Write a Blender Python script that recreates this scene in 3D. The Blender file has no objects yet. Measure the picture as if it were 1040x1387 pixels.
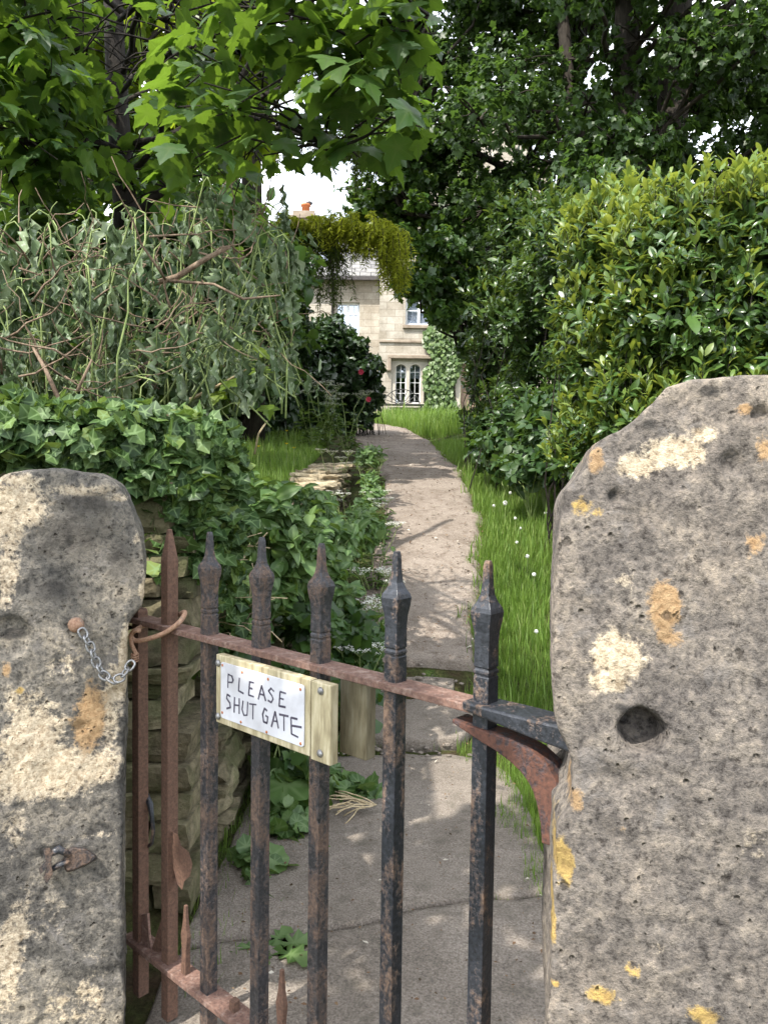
import bpy, bmesh, math, random
import numpy as np
from mathutils import Vector, Matrix, noise

random.seed(7)
RNG = np.random.default_rng(7)
R = math.radians
scene = bpy.context.scene
COL = scene.collection
EYE = Vector((0, 0, 1.10))
FPX = 1050.0
SUN_AZ = Vector((-0.66, -0.75)).normalized()
EL = R(55)

# ------------------------------------------------------------------ camera
cam_d = bpy.data.cameras.new('camera')
cam = bpy.data.objects.new('camera', cam_d)
COL.objects.link(cam)
cam_d.sensor_fit = 'VERTICAL'
cam_d.sensor_height = 36.0
cam_d.lens = 36.0 * FPX / 1387.0
cam_d.clip_start = 0.02
cam_d.clip_end = 2000
M3 = (Matrix.Rotation(R(90 - 2.92), 3, 'X') @ Matrix.Rotation(R(0.8), 3, 'Z'))
cam.matrix_world = Matrix.Translation(EYE) @ M3.to_4x4()
scene.camera = cam


def ray(px, py):
    return M3 @ Vector(((px - 520) / FPX, -(py - 693.5) / FPX, -1.0))


def at(px, py, Y):
    d = ray(px, py)
    return EYE + d * (Y / d.y)


TO_SUN = Vector((SUN_AZ.x * math.cos(EL), SUN_AZ.y * math.cos(EL), math.sin(EL))).normalized()
SUNNY = []       # places the photograph shows in full sun: no crown grows across their light


def shades(c, r):
    for p, pr in SUNNY:
        v = Vector(c) - p
        a = v.dot(TO_SUN)
        if a > .3 and (v - TO_SUN * a).length < r + pr: return True
    return False


def on_plane(px, py, p0, n):
    d = ray(px, py)
    t = (Vector(p0) - EYE).dot(n) / d.dot(n)
    return EYE + d * t


# ------------------------------------------------------------------ objects
def tag(o, label=None, cat=None, group=None, kind=None):
    if label: o['label'] = label
    if cat: o['category'] = cat
    if group: o['group'] = group
    if kind: o['kind'] = kind
    return o


def thing(name, label, cat, loc, group=None):
    o = bpy.data.objects.new(name, None)
    o.empty_display_size = 0.1
    COL.objects.link(o)
    o.location = loc
    return tag(o, label, cat, group)


def wloc(o):
    v = Vector((0, 0, 0))
    while o is not None:
        v += Vector(o.location)
        o = o.parent
    return v


def link_mesh(name, me, mat, parent=None, loc=None):
    """me has world coordinates; parent things are unrotated"""
    o = bpy.data.objects.new(name, me)
    COL.objects.link(o)
    if parent is not None:
        o.parent = parent
        off = wloc(parent)
    elif loc is not None:
        o.location = loc
        off = Vector(loc)
    else:
        off = Vector((0, 0, 0))
    if off.length > 0:
        me.transform(Matrix.Translation(-off))
    if mat is not None:
        for m in (mat if isinstance(mat, (list, tuple)) else [mat]):
            me.materials.append(m)
    return o


class MB:
    def __init__(self):
        self.v, self.f, self.m = [], [], []

    def add(self, vs, fs, mi=0):
        b = len(self.v)
        self.v += [tuple(x) for x in vs]
        for q in fs:
            self.f.append([i + b for i in q])
            self.m.append(mi)

    def hexa(self, c, mi=0):
        self.add(c, [(0, 3, 2, 1), (4, 5, 6, 7), (0, 1, 5, 4), (1, 2, 6, 5), (2, 3, 7, 6), (3, 0, 4, 7)], mi)

    def box(self, lo, hi, mi=0):
        a, b = lo, hi
        self.hexa([(a[0], a[1], a[2]), (b[0], a[1], a[2]), (b[0], b[1], a[2]), (a[0], b[1], a[2]),
                   (a[0], a[1], b[2]), (b[0], a[1], b[2]), (b[0], b[1], b[2]), (a[0], b[1], b[2])], mi)

    def obox(self, c, ax, half, mi=0):
        c = Vector(c)
        X, Y, Z = [Vector(a) * h for a, h in zip(ax, half)]
        self.hexa([c - X - Y - Z, c + X - Y - Z, c + X + Y - Z, c - X + Y - Z,
                   c - X - Y + Z, c + X - Y + Z, c + X + Y + Z, c - X + Y + Z], mi)

    def loft(self, rings, closed=False, caps=True, mi=0):
        n = len(rings[0])
        vs, fs = [], []
        for r in rings: vs += list(r)
        k = len(rings)
        for i in range(k if closed else k - 1):
            j = (i + 1) % k
            for a in range(n):
                b = (a + 1) % n
                fs.append((i * n + a, i * n + b, j * n + b, j * n + a))
        if caps and not closed:
            fs.append(tuple(range(n - 1, -1, -1)))
            fs.append(tuple((k - 1) * n + a for a in range(n)))
        self.add(vs, fs, mi)

    def tube(self, pts, rads, n=6, closed=False, mi=0):
        pts = [Vector(p) for p in pts]
        if not isinstance(rads, (list, tuple)): rads = [rads] * len(pts)
        k = len(pts)
        rings = []
        nx = None
        for i in range(k):
            if closed:
                t = pts[(i + 1) % k] - pts[i - 1]
            else:
                t = pts[min(i + 1, k - 1)] - pts[max(i - 1, 0)]
            if t.length < 1e-9: t = Vector((0, 0, 1))
            t.normalize()
            if nx is None:
                nx = t.orthogonal().normalized()
            nx = (nx - t * nx.dot(t))
            if nx.length < 1e-6: nx = t.orthogonal()
            nx.normalize()
            ny = t.cross(nx)
            rings.append([pts[i] + (nx * math.cos(2 * math.pi * a / n) + ny * math.sin(2 * math.pi * a / n)) * rads[i]
                          for a in range(n)])
        self.loft(rings, closed=closed, mi=mi)

    def lathe(self, c, prof, n=16, axis=None, mi=0):
        c = Vector(c)
        if axis is None: axis = Vector((0, 0, 1))
        axis = Vector(axis).normalized()
        x = axis.orthogonal().normalized()
        y = axis.cross(x)
        self.loft([[c + axis * h + (x * math.cos(2 * math.pi * a / n) + y * math.sin(2 * math.pi * a / n)) * max(r, 1e-4)
                    for a in range(n)] for r, h in prof], mi=mi)

    def mesh(self, name, smooth=False):
        me = bpy.data.meshes.new(name)
        me.from_pydata(self.v, [], self.f)
        if any(self.m): me.polygons.foreach_set('material_index', self.m)
        bm = bmesh.new(); bm.from_mesh(me)
        bmesh.ops.recalc_face_normals(bm, faces=bm.faces)
        bm.to_mesh(me); bm.free()
        if smooth: me.polygons.foreach_set('use_smooth', [True] * len(me.polygons))
        me.update()
        return me

    def build(self, name, mat, parent=None, loc=None, smooth=False, bevel=0):
        me = self.mesh(name, smooth)
        o = link_mesh(name, me, mat, parent, loc)
        if bevel:
            b = o.modifiers.new('bevel', 'BEVEL')
            b.width = bevel; b.segments = 2; b.limit_method = 'ANGLE'; b.angle_limit = R(40)
        return o


# ------------------------------------------------------------------ materials
def mat_new(name):
    m = bpy.data.materials.new(name)
    m.use_nodes = True
    nt = m.node_tree
    for n in list(nt.nodes): nt.nodes.remove(n)
    out = nt.nodes.new('ShaderNodeOutputMaterial')
    return m, nt, out


def nd(nt, t, **kw):
    n = nt.nodes.new(t)
    for k, v in kw.items():
        if k in n.inputs: n.inputs[k].default_value = v
        else: setattr(n, k, v)
    return n


def ramp(nt, fac, stops, interp='LINEAR'):
    r = nt.nodes.new('ShaderNodeValToRGB')
    r.color_ramp.interpolation = interp
    e = r.color_ramp.elements
    while len(e) < len(stops): e.new(0.5)
    for el, (p, c) in zip(e, stops):
        el.position = p
        el.color = (c[0], c[1], c[2], 1) if len(c) == 3 else c
    if fac is not None: nt.links.new(fac, r.inputs[0])
    return r.outputs[0]


def mixc(nt, fac, a, b, mode='MIX'):
    m = nt.nodes.new('ShaderNodeMix')
    m.data_type = 'RGBA'; m.blend_type = mode
    for sock, v in ((m.inputs[0], fac), (m.inputs[6], a), (m.inputs[7], b)):
        if isinstance(v, (int, float)): sock.default_value = v
        elif isinstance(v, (tuple, list)): sock.default_value = (v[0], v[1], v[2], 1)
        else: nt.links.new(v, sock)
    return m.outputs[2]


def math_n(nt, op, a, b=None, clamp=False):
    m = nt.nodes.new('ShaderNodeMath'); m.operation = op; m.use_clamp = clamp
    for i, v in enumerate((a, b)):
        if v is None: continue
        if isinstance(v, (int, float)): m.inputs[i].default_value = v
        else: nt.links.new(v, m.inputs[i])
    return m.outputs[0]


def noise_n(nt, scale, detail=4, rough=0.55, vec=None, dist=0.0):
    n = nd(nt, 'ShaderNodeTexNoise', Scale=scale, Detail=detail, Roughness=rough, Distortion=dist)
    if vec is not None: nt.links.new(vec, n.inputs['Vector'])
    return n.outputs['Fac']


def coords(nt):
    return nt.nodes.new('ShaderNodeTexCoord').outputs['Object']


def geo_pos(nt):
    return nt.nodes.new('ShaderNodeNewGeometry').outputs['Position']


def scaled(nt, vec, s):
    m = nt.nodes.new('ShaderNodeMapping')
    nt.links.new(vec, m.inputs['Vector'])
    m.inputs['Scale'].default_value = s
    return m.outputs[0]


def bump(nt, h, strength=0.3, dist=0.01, prev=None):
    b = nd(nt, 'ShaderNodeBump', Strength=strength, Distance=dist)
    nt.links.new(h, b.inputs['Height'])
    if prev is not None: nt.links.new(prev, b.inputs['Normal'])
    return b.outputs[0]


def principled(nt, out, col, rough=0.7, spec=0.4, normal=None, metal=0.0):
    p = nd(nt, 'ShaderNodeBsdfPrincipled')
    for sock, v in (('Base Color', col), ('Roughness', rough), ('Specular IOR Level', spec), ('Metallic', metal)):
        if isinstance(v, (int, float)): p.inputs[sock].default_value = v
        elif isinstance(v, (tuple, list)): p.inputs[sock].default_value = (v[0], v[1], v[2], 1)
        else: nt.links.new(v, p.inputs[sock])
    if normal is not None: nt.links.new(normal, p.inputs['Normal'])
    if out is not None: nt.links.new(p.outputs[0], out.inputs[0])
    return p


def attr(nt, name):
    a = nt.nodes.new('ShaderNodeAttribute'); a.attribute_name = name
    return a


def leaf_mat(name, cols, trans=0.3, tcol=(0.25, 0.38, 0.04), rough=0.42, spec=0.45, vein=None, blotch=None):
    m, nt, out = mat_new(name)
    a = attr(nt, 'rnd').outputs['Fac']
    n = len(cols)
    col = ramp(nt, a, [(i / max(n - 1, 1), c) for i, c in enumerate(cols)])
    nz = noise_n(nt, 22.0, 3, 0.6, coords(nt))
    col = mixc(nt, math_n(nt, 'MULTIPLY', nz, 0.5), col, tuple(c * 0.55 for c in cols[0]))
    if vein:
        v = attr(nt, 'vein').outputs['Fac']
        vm = ramp(nt, v, [(0.60, (0, 0, 0)), (0.88, (.8, .8, .8))])
        sep = nt.nodes.new('ShaderNodeSeparateColor'); nt.links.new(vm, sep.inputs[0])
        col = mixc(nt, sep.outputs[0], col, vein)
    if blotch:
        b = noise_n(nt, 60.0, 3, 0.6, coords(nt))
        bm = ramp(nt, b, [(0.55, (0, 0, 0)), (0.62, (1, 1, 1))])
        sep2 = nt.nodes.new('ShaderNodeSeparateColor'); nt.links.new(bm, sep2.inputs[0])
        col = mixc(nt, sep2.outputs[0], col, blotch)
    p = principled(nt, None, col, rough, spec)
    t = nd(nt, 'ShaderNodeBsdfTranslucent')
    tc = mixc(nt, 0.55, col, tcol)
    nt.links.new(tc, t.inputs[0])
    mx = nd(nt, 'ShaderNodeMixShader', Fac=trans)
    nt.links.new(p.outputs[0], mx.inputs[1]); nt.links.new(t.outputs[0], mx.inputs[2])
    nt.links.new(mx.outputs[0], out.inputs[0])
    return m


def bark_mat(name, c1, c2, scale=30):
    m, nt, out = mat_new(name)
    co = scaled(nt, coords(nt), (1, 1, 0.25))
    f = noise_n(nt, scale, 6, 0.65, co)
    col = ramp(nt, f, [(0.3, c1), (0.7, c2)])
    principled(nt, out, col, 0.85, 0.2, bump(nt, f, 0.6, 0.02))
    return m


def plain_mat(name, c1, c2, scale=20, rough=0.7, spec=0.3, bs=0.2, metal=0.0):
    m, nt, out = mat_new(name)
    f = noise_n(nt, scale, 5, 0.6, coords(nt))
    col = ramp(nt, f, [(0.3, c1), (0.7, c2)])
    principled(nt, out, col, rough, spec, bump(nt, f, bs, 0.01), metal)
    return m


def rust_mat(name, bias, paint=(0.018, 0.020, 0.026), rust1=(0.09, 0.035, 0.02), rust2=(0.28, 0.12, 0.06), dust=None):
    """old black paint breaking into rust; bias 0 paint .. 1 rust"""
    m, nt, out = mat_new(name)
    co = coords(nt)
    n1 = noise_n(nt, 28, 8, 0.72, scaled(nt, co, (1, 1, 0.45)))
    n2 = noise_n(nt, 160, 5, 0.7, co)
    mask = math_n(nt, 'ADD', math_n(nt, 'MULTIPLY', n1, 0.8), math_n(nt, 'MULTIPLY', n2, 0.3))
    lo = 0.80 - 0.5 * bias
    mk = ramp(nt, mask, [(max(lo - 0.06, 0), (0, 0, 0)), (min(lo + 0.06, 1), (1, 1, 1))])
    sep = nt.nodes.new('ShaderNodeSeparateColor'); nt.links.new(mk, sep.inputs[0])
    rc = ramp(nt, n2, [(0.3, rust1), (0.7, rust2)])
    pc = ramp(nt, n2, [(0.35, paint), (0.7, tuple(c * 3.0 for c in paint))])
    col = mixc(nt, sep.outputs[0], pc, rc)
    if dust:
        n3 = noise_n(nt, 70, 6, 0.7, co)
        dm = ramp(nt, n3, [(0.5, (0, 0, 0)), (0.68, (1, 1, 1))])
        s3 = nt.nodes.new('ShaderNodeSeparateColor'); nt.links.new(dm, s3.inputs[0])
        col = mixc(nt, math_n(nt, 'MULTIPLY', s3.outputs[0], 0.7), col, dust)
    rg = ramp(nt, mk, [(0, (0.36,) * 3), (1, (0.85,) * 3)])
    h = math_n(nt, 'ADD', math_n(nt, 'MULTIPLY', n2, 0.6), sep.outputs[0])
    principled(nt, out, col, rg, 0.45, bump(nt, h, 0.55, 0.0025))
    return m


def pillar_mat(name, dark, mid, pale, sx=1.0):
    m, nt, out = mat_new(name)
    co = coords(nt)
    n1 = noise_n(nt, 7, 8, 0.68, co, 0.4)
    n2 = noise_n(nt, 42, 7, 0.72, co)
    n3 = noise_n(nt, 120, 6, 0.75, co)
    v = nd(nt, 'ShaderNodeTexVoronoi', Scale=75.0); nt.links.new(co, v.inputs['Vector'])
    a = math_n(nt, 'ADD', math_n(nt, 'MULTIPLY', n1, 0.55), math_n(nt, 'MULTIPLY', n2, 0.5))
    col = ramp(nt, a, [(0.40, dark), (0.52, mid), (0.62, pale)])
    # speckle of lichen and grit
    sp = ramp(nt, n3, [(0.34, (0.28, 0.27, 0.27)), (0.48, (0.88, 0.88, 0.88)), (0.66, (1.42, 1.37, 1.3))])
    col = mixc(nt, 1.0, col, sp, 'MULTIPLY')
    # pale grey lichen rings
    n5 = noise_n(nt, 18, 6, 0.65, co, 1.2)
    l5 = ramp(nt, n5, [(0.57, (0, 0, 0)), (0.64, (1, 1, 1))])
    s5 = nt.nodes.new('ShaderNodeSeparateColor'); nt.links.new(l5, s5.inputs[0])
    col = mixc(nt, math_n(nt, 'MULTIPLY', s5.outputs[0], 0.35), col, (0.24, 0.225, 0.215))
    # fresh cream stone, brown stain and orange lichen where the surface attributes say
    ed = math_n(nt, 'SUBTRACT', math_n(nt, 'ADD', math_n(nt, 'ADD', math_n(nt, 'MULTIPLY', n2, 1.0), math_n(nt, 'MULTIPLY', n3, 0.6)), math_n(nt, 'MULTIPLY', n1, 0.6)), 1.1)
    for key, c0, c1 in (('cream', (0.28, 0.215, 0.14), (0.66, 0.57, 0.43)), ('brown', (0.26, 0.16, 0.08), (0.42, 0.29, 0.16)),
                        ('orange', (0.27, 0.18, 0.07), (0.46, 0.33, 0.11)), ('black', (0.03, 0.03, 0.03), (0.07, 0.065, 0.06))):
        f = attr(nt, key).outputs['Fac']
        mk = ramp(nt, math_n(nt, 'ADD', f, math_n(nt, 'MULTIPLY', ed, 1.5)), [(0.40, (0, 0, 0)), (0.66, (1, 1, 1))])
        s = nt.nodes.new('ShaderNodeSeparateColor'); nt.links.new(mk, s.inputs[0])
        cc = ramp(nt, n3, [(0.35, c0), (0.62, c1)])
        col = mixc(nt, math_n(nt, 'MULTIPLY', s.outputs[0], 0.92), col, cc)
    n0 = noise_n(nt, 3.0, 4, 0.6, co)
    col = mixc(nt, 1.0, col, ramp(nt, n0, [(0.33, (0.68, 0.68, 0.70)), (0.5, (0.97, 0.96, 0.95)), (0.66, (1.25, 1.2, 1.12))]), 'MULTIPLY')
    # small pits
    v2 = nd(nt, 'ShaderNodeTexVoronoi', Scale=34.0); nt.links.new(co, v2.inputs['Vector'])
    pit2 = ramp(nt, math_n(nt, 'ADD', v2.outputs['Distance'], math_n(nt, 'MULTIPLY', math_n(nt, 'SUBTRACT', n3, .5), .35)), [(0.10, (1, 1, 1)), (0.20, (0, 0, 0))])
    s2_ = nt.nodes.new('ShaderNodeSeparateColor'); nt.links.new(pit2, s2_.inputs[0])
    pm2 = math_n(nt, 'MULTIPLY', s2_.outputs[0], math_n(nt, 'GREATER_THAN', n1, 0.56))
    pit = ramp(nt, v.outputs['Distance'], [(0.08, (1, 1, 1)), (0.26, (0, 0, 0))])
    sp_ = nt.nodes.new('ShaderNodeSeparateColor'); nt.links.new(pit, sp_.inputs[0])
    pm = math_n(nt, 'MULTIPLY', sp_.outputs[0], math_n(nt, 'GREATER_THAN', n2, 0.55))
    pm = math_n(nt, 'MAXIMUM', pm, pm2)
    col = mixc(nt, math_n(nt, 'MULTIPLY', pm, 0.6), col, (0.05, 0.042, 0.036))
    hh = math_n(nt, 'SUBTRACT', math_n(nt, 'ADD', math_n(nt, 'MULTIPLY', n2, 1.2), math_n(nt, 'MULTIPLY', n3, 0.7)),
                math_n(nt, 'MULTIPLY', pm, 1.6))
    principled(nt, out, col, 0.92, 0.15, bump(nt, hh, 0.85, 0.008))
    return m


MATS = {}
MATS['bark'] = bark_mat('bark', (0.018, 0.015, 0.012), (0.06, 0.05, 0.04))
MATS['bark_dark'] = bark_mat('bark_dark', (0.010, 0.008, 0.007), (0.03, 0.025, 0.02))
MATS['bark_pale'] = bark_mat('bark_pale', (0.05, 0.045, 0.035), (0.13, 0.115, 0.09))
MATS['twig'] = bark_mat('twig', (0.10, 0.065, 0.045), (0.28, 0.21, 0.15), 60)
MATS['straw'] = bark_mat('straw', (0.36, 0.27, 0.15), (0.60, 0.50, 0.33), 60)
MATS['stem'] = plain_mat('green_stem', (0.12, 0.17, 0.05), (0.28, 0.34, 0.13), 30)
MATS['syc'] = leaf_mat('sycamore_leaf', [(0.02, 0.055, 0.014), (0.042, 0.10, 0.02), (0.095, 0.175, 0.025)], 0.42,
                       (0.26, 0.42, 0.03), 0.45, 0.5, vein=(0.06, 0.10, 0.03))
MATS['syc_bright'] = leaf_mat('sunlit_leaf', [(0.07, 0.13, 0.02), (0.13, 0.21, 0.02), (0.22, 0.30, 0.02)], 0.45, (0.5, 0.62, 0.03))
MATS['bigtree'] = leaf_mat('big_tree_leaf', [(0.026, 0.055, 0.014), (0.042, 0.085, 0.018), (0.075, 0.135, 0.026)], 0.32,
                           (0.2, 0.36, 0.05), 0.45, 0.4)
MATS['bigtree2'] = leaf_mat('tree_edge_leaf', [(0.03, 0.07, 0.018), (0.05, 0.11, 0.02), (0.09, 0.17, 0.03)], 0.32,
                            (0.26, 0.42, 0.04), 0.4, 0.5)
MATS['laurel'] = leaf_mat('laurel_leaf', [(0.035, 0.08, 0.02), (0.065, 0.13, 0.03), (0.115, 0.185, 0.045)], 0.25,
                          (0.35, 0.42, 0.04), 0.3, 0.55)
MATS['laurel_tip'] = leaf_mat('laurel_shoot', [(0.09, 0.16, 0.03), (0.15, 0.23, 0.045), (0.23, 0.285, 0.08)], 0.35, (0.5, 0.55, 0.06))
MATS['laurel_dark'] = leaf_mat('dark_hedge_leaf', [(0.03, 0.065, 0.018), (0.055, 0.105, 0.024), (0.10, 0.16, 0.035)], 0.25,
                               (0.22, 0.33, 0.04), 0.32, 0.5)
MATS['ivy'] = leaf_mat('ivy_leaf', [(0.018, 0.045, 0.014), (0.04, 0.085, 0.022), (0.085, 0.15, 0.035), (0.22, 0.28, 0.07)], 0.2,
                       (0.3, 0.45, 0.05), 0.5, 0.3, vein=(0.18, 0.27, 0.11))
MATS['hop'] = leaf_mat('climber_leaf', [(0.035, 0.08, 0.02), (0.075, 0.145, 0.035), (0.17, 0.25, 0.09)], 0.28,
                       (0.3, 0.45, 0.05), 0.45, 0.4, vein=(0.14, 0.21, 0.08))
MATS['bramble'] = leaf_mat('bramble_leaf', [(0.025, 0.06, 0.02), (0.05, 0.10, 0.03), (0.09, 0.15, 0.045)], 0.25, (0.2, 0.35, 0.04))
MATS['wilt'] = leaf_mat('wilted_leaf', [(0.05, 0.09, 0.03), (0.14, 0.20, 0.09), (0.38, 0.44, 0.28)], 0.15,
                        (0.2, 0.26, 0.12), 0.6, 0.3, blotch=(0.25, 0.30, 0.21))
MATS['elder'] = leaf_mat('shade_leaf', [(0.02, 0.05, 0.015), (0.04, 0.09, 0.02), (0.08, 0.15, 0.03)], 0.3, (0.25, 0.4, 0.04))
MATS['rhodo'] = leaf_mat('flowering_shrub_leaf', [(0.018, 0.04, 0.012), (0.03, 0.065, 0.018), (0.06, 0.11, 0.03)], 0.18,
                         (0.1, 0.2, 0.03), 0.38, 0.5)
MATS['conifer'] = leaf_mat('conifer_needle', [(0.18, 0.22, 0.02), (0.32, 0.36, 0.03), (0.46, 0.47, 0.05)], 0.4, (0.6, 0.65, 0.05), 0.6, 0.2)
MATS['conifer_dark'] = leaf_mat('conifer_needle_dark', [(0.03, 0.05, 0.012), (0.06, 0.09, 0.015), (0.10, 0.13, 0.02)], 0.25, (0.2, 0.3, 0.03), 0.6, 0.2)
MATS['creeper'] = leaf_mat('creeper_leaf', [(0.06, 0.11, 0.03), (0.11, 0.18, 0.05), (0.19, 0.26, 0.08)], 0.2, (0.3, 0.42, 0.06))
MATS['grass'] = leaf_mat('grass_blade', [(0.08, 0.15, 0.025), (0.14, 0.235, 0.04), (0.20, 0.30, 0.055), (0.36, 0.40, 0.15)], 0.35, (0.3, 0.5, 0.04), 0.5, 0.3)
MATS['petal'] = plain_mat('white_petal', (0.62, 0.62, 0.55), (0.82, 0.82, 0.76), 40)
MATS['fluff'] = plain_mat('seed_fluff', (0.55, 0.56, 0.52), (0.8, 0.8, 0.76), 40)
MATS['yellow'] = plain_mat('yellow_petal', (0.7, 0.5, 0.02), (0.85, 0.65, 0.03), 40)
MATS['red'] = plain_mat('pink_petal', (0.35, 0.02, 0.05), (0.5, 0.05, 0.09), 40)
MATS['iron_black'] = rust_mat('flaking_black_iron', 0.36, paint=(0.013, 0.0145, 0.018), rust1=(0.10, 0.06, 0.04), rust2=(0.24, 0.16, 0.11))
MATS['iron_mid'] = rust_mat('half_rusted_iron', 0.46, paint=(0.016, 0.016, 0.018), rust1=(0.055, 0.036, 0.028), rust2=(0.15, 0.10, 0.072))
MATS['iron_rust'] = rust_mat('rusted_iron', 0.95, rust1=(0.055, 0.029, 0.02), rust2=(0.155, 0.085, 0.055))
MATS['iron_rail'] = rust_mat('rusted_rail', 0.85, rust1=(0.07, 0.038, 0.03), rust2=(0.20, 0.115, 0.085), dust=(0.30, 0.22, 0.18))
MATS['iron_red'] = rust_mat('red_rust', 0.62, rust1=(0.05, 0.024, 0.018), rust2=(0.135, 0.058, 0.038))
MATS['galv'] = plain_mat('galvanised_steel', (0.16, 0.155, 0.15), (0.42, 0.42, 0.42), 140, 0.45, 0.5, 0.25, 0.8)
MATS['wire'] = rust_mat('rusty_wire', 0.7, paint=(0.2, 0.17, 0.14), rust1=(0.2, 0.10, 0.06), rust2=(0.42, 0.27, 0.18))
MATS['ink'] = plain_mat('faded_ink', (0.035, 0.03, 0.05), (0.11, 0.10, 0.13), 90, 0.7)
MATS['plate'] = plain_mat('white_plate', (0.42, 0.42, 0.44), (0.70, 0.71, 0.76), 11, 0.45, 0.4, 0.1)
MATS['orange_rust'] = plain_mat('nail_rust', (0.3, 0.09, 0.03), (0.5, 0.2, 0.08), 90)
MATS['pot'] = plain_mat('terracotta', (0.42, 0.13, 0.05), (0.6, 0.2, 0.08), 12)
MATS['bench_iron'] = plain_mat('dark_iron', (0.03, 0.03, 0.03), (0.06, 0.06, 0.055), 12, 0.5)
MATS['pipe'] = plain_mat('cast_pipe', (0.05, 0.045, 0.045), (0.09, 0.08, 0.08), 12, 0.5)
MATS['white_paint'] = plain_mat('white_frame', (0.74, 0.75, 0.76), (0.82, 0.82, 0.82), 12, 0.4)
MATS['curtain'] = plain_mat('pale_blind', (0.34, 0.40, 0.50), (0.50, 0.55, 0.64), 8)
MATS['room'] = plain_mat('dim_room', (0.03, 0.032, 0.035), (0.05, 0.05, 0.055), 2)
MATS['doorwood'] = plain_mat('weathered_door', (0.30, 0.20, 0.15), (0.42, 0.30, 0.23), 14)


def wood_mat(name='weathered_board', k=1.0):
    m, nt, out = mat_new(name)
    co = coords(nt)
    n = noise_n(nt, 26, 7, 0.65, scaled(nt, co, (2.0, 2.0, 0.35)))
    n2 = noise_n(nt, 110, 4, 0.6, scaled(nt, co, (1, 1, 0.15)))
    a = math_n(nt, 'ADD', math_n(nt, 'MULTIPLY', n, 0.6), math_n(nt, 'MULTIPLY', n2, 0.4))
    col = ramp(nt, a, [(0.34, (0.17 * k, 0.135 * k, 0.08 * k)), (0.5, (0.40 * k, 0.345 * k, 0.215 * k)), (0.64, (0.60 * k, 0.54 * k, 0.38 * k))])
    principled(nt, out, col, 0.8, 0.2, bump(nt, a, 0.4, 0.003))
    return m


MATS['board'] = wood_mat()
MATS['old_board'] = wood_mat('grey_old_board', .45)
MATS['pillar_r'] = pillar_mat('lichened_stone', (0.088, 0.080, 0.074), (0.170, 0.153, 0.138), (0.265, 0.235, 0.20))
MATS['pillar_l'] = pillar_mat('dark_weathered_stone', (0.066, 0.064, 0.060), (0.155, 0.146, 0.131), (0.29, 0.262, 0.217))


def rubble_mat(name, cols, moss=0.35):
    m, nt, out = mat_new(name)
    co = geo_pos(nt)
    a = attr(nt, 'rnd').outputs['Fac']
    base = ramp(nt, a, [(i / (len(cols) - 1), c) for i, c in enumerate(cols)])
    n1 = noise_n(nt, 30, 7, 0.7, co)
    n2 = noise_n(nt, 6, 5, 0.6, co)
    col = mixc(nt, 1.0, base, ramp(nt, n1, [(0.28, (0.35, 0.34, 0.32)), (0.7, (1.35, 1.3, 1.2))]), 'MULTIPLY')
    mk = ramp(nt, n2, [(0.62 - moss * 0.3, (0, 0, 0)), (0.74 - moss * 0.2, (1, 1, 1))])
    s = nt.nodes.new('ShaderNodeSeparateColor'); nt.links.new(mk, s.inputs[0])
    col = mixc(nt, math_n(nt, 'MULTIPLY', s.outputs[0], 0.6), col, (0.06, 0.075, 0.025))
    principled(nt, out, col, 0.92, 0.15, bump(nt, n1, 0.9, 0.012))
    return m


MATS['rubble'] = rubble_mat('rubble_stone', [(0.08, 0.07, 0.05), (0.16, 0.14, 0.095), (0.26, 0.23, 0.16)], 0.6)
MATS['rubble_dry'] = rubble_mat('dry_rubble', [(0.22, 0.19, 0.14), (0.33, 0.28, 0.2), (0.44, 0.39, 0.29)], 0.2)


def path_mat(name, near):
    m, nt, out = mat_new(name)
    co = geo_pos(nt)
    n1 = noise_n(nt, 3.2, 9, 0.7, co, .6)
    n2 = noise_n(nt, 45, 7, 0.75, co)
    n3 = noise_n(nt, 180, 3, 0.7, co)
    if near:
        st = [(0.3, (0.13, 0.112, 0.093)), (0.5, (0.22, 0.192, 0.163)), (0.7, (0.31, 0.275, 0.238))]
    else:
        st = [(0.3, (0.12, 0.095, 0.075)), (0.48, (0.23, 0.195, 0.163)), (0.7, (0.35, 0.31, 0.268))]
    a = math_n(nt, 'ADD', math_n(nt, 'MULTIPLY', n1, 0.6), math_n(nt, 'MULTIPLY', n2, 0.4))
    col = ramp(nt, a, st)
    col = mixc(nt, 1.0, col, ramp(nt, n3, [(0.3, (0.55, 0.53, 0.52)), (0.7, (1.3, 1.28, 1.25))]), 'MULTIPLY')
    n4 = noise_n(nt, 14, 5, 0.6, co)
    mk = ramp(nt, n4, [(0.52, (0, 0, 0)), (0.70, (1, 1, 1))])
    s = nt.nodes.new('ShaderNodeSeparateColor'); nt.links.new(mk, s.inputs[0])
    col = mixc(nt, math_n(nt, 'MULTIPLY', s.outputs[0], 0.55), col, (0.075, 0.05, 0.035) if not near else (0.09, 0.08, 0.06))
    h = math_n(nt, 'ADD', n2, math_n(nt, 'MULTIPLY', n3, 0.4))
    principled(nt, out, col, 0.9, 0.2, bump(nt, h, 0.7, 0.01))
    return m


MATS['path'] = path_mat('trodden_path', False)
MATS['slab'] = path_mat('worn_concrete', True)


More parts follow.
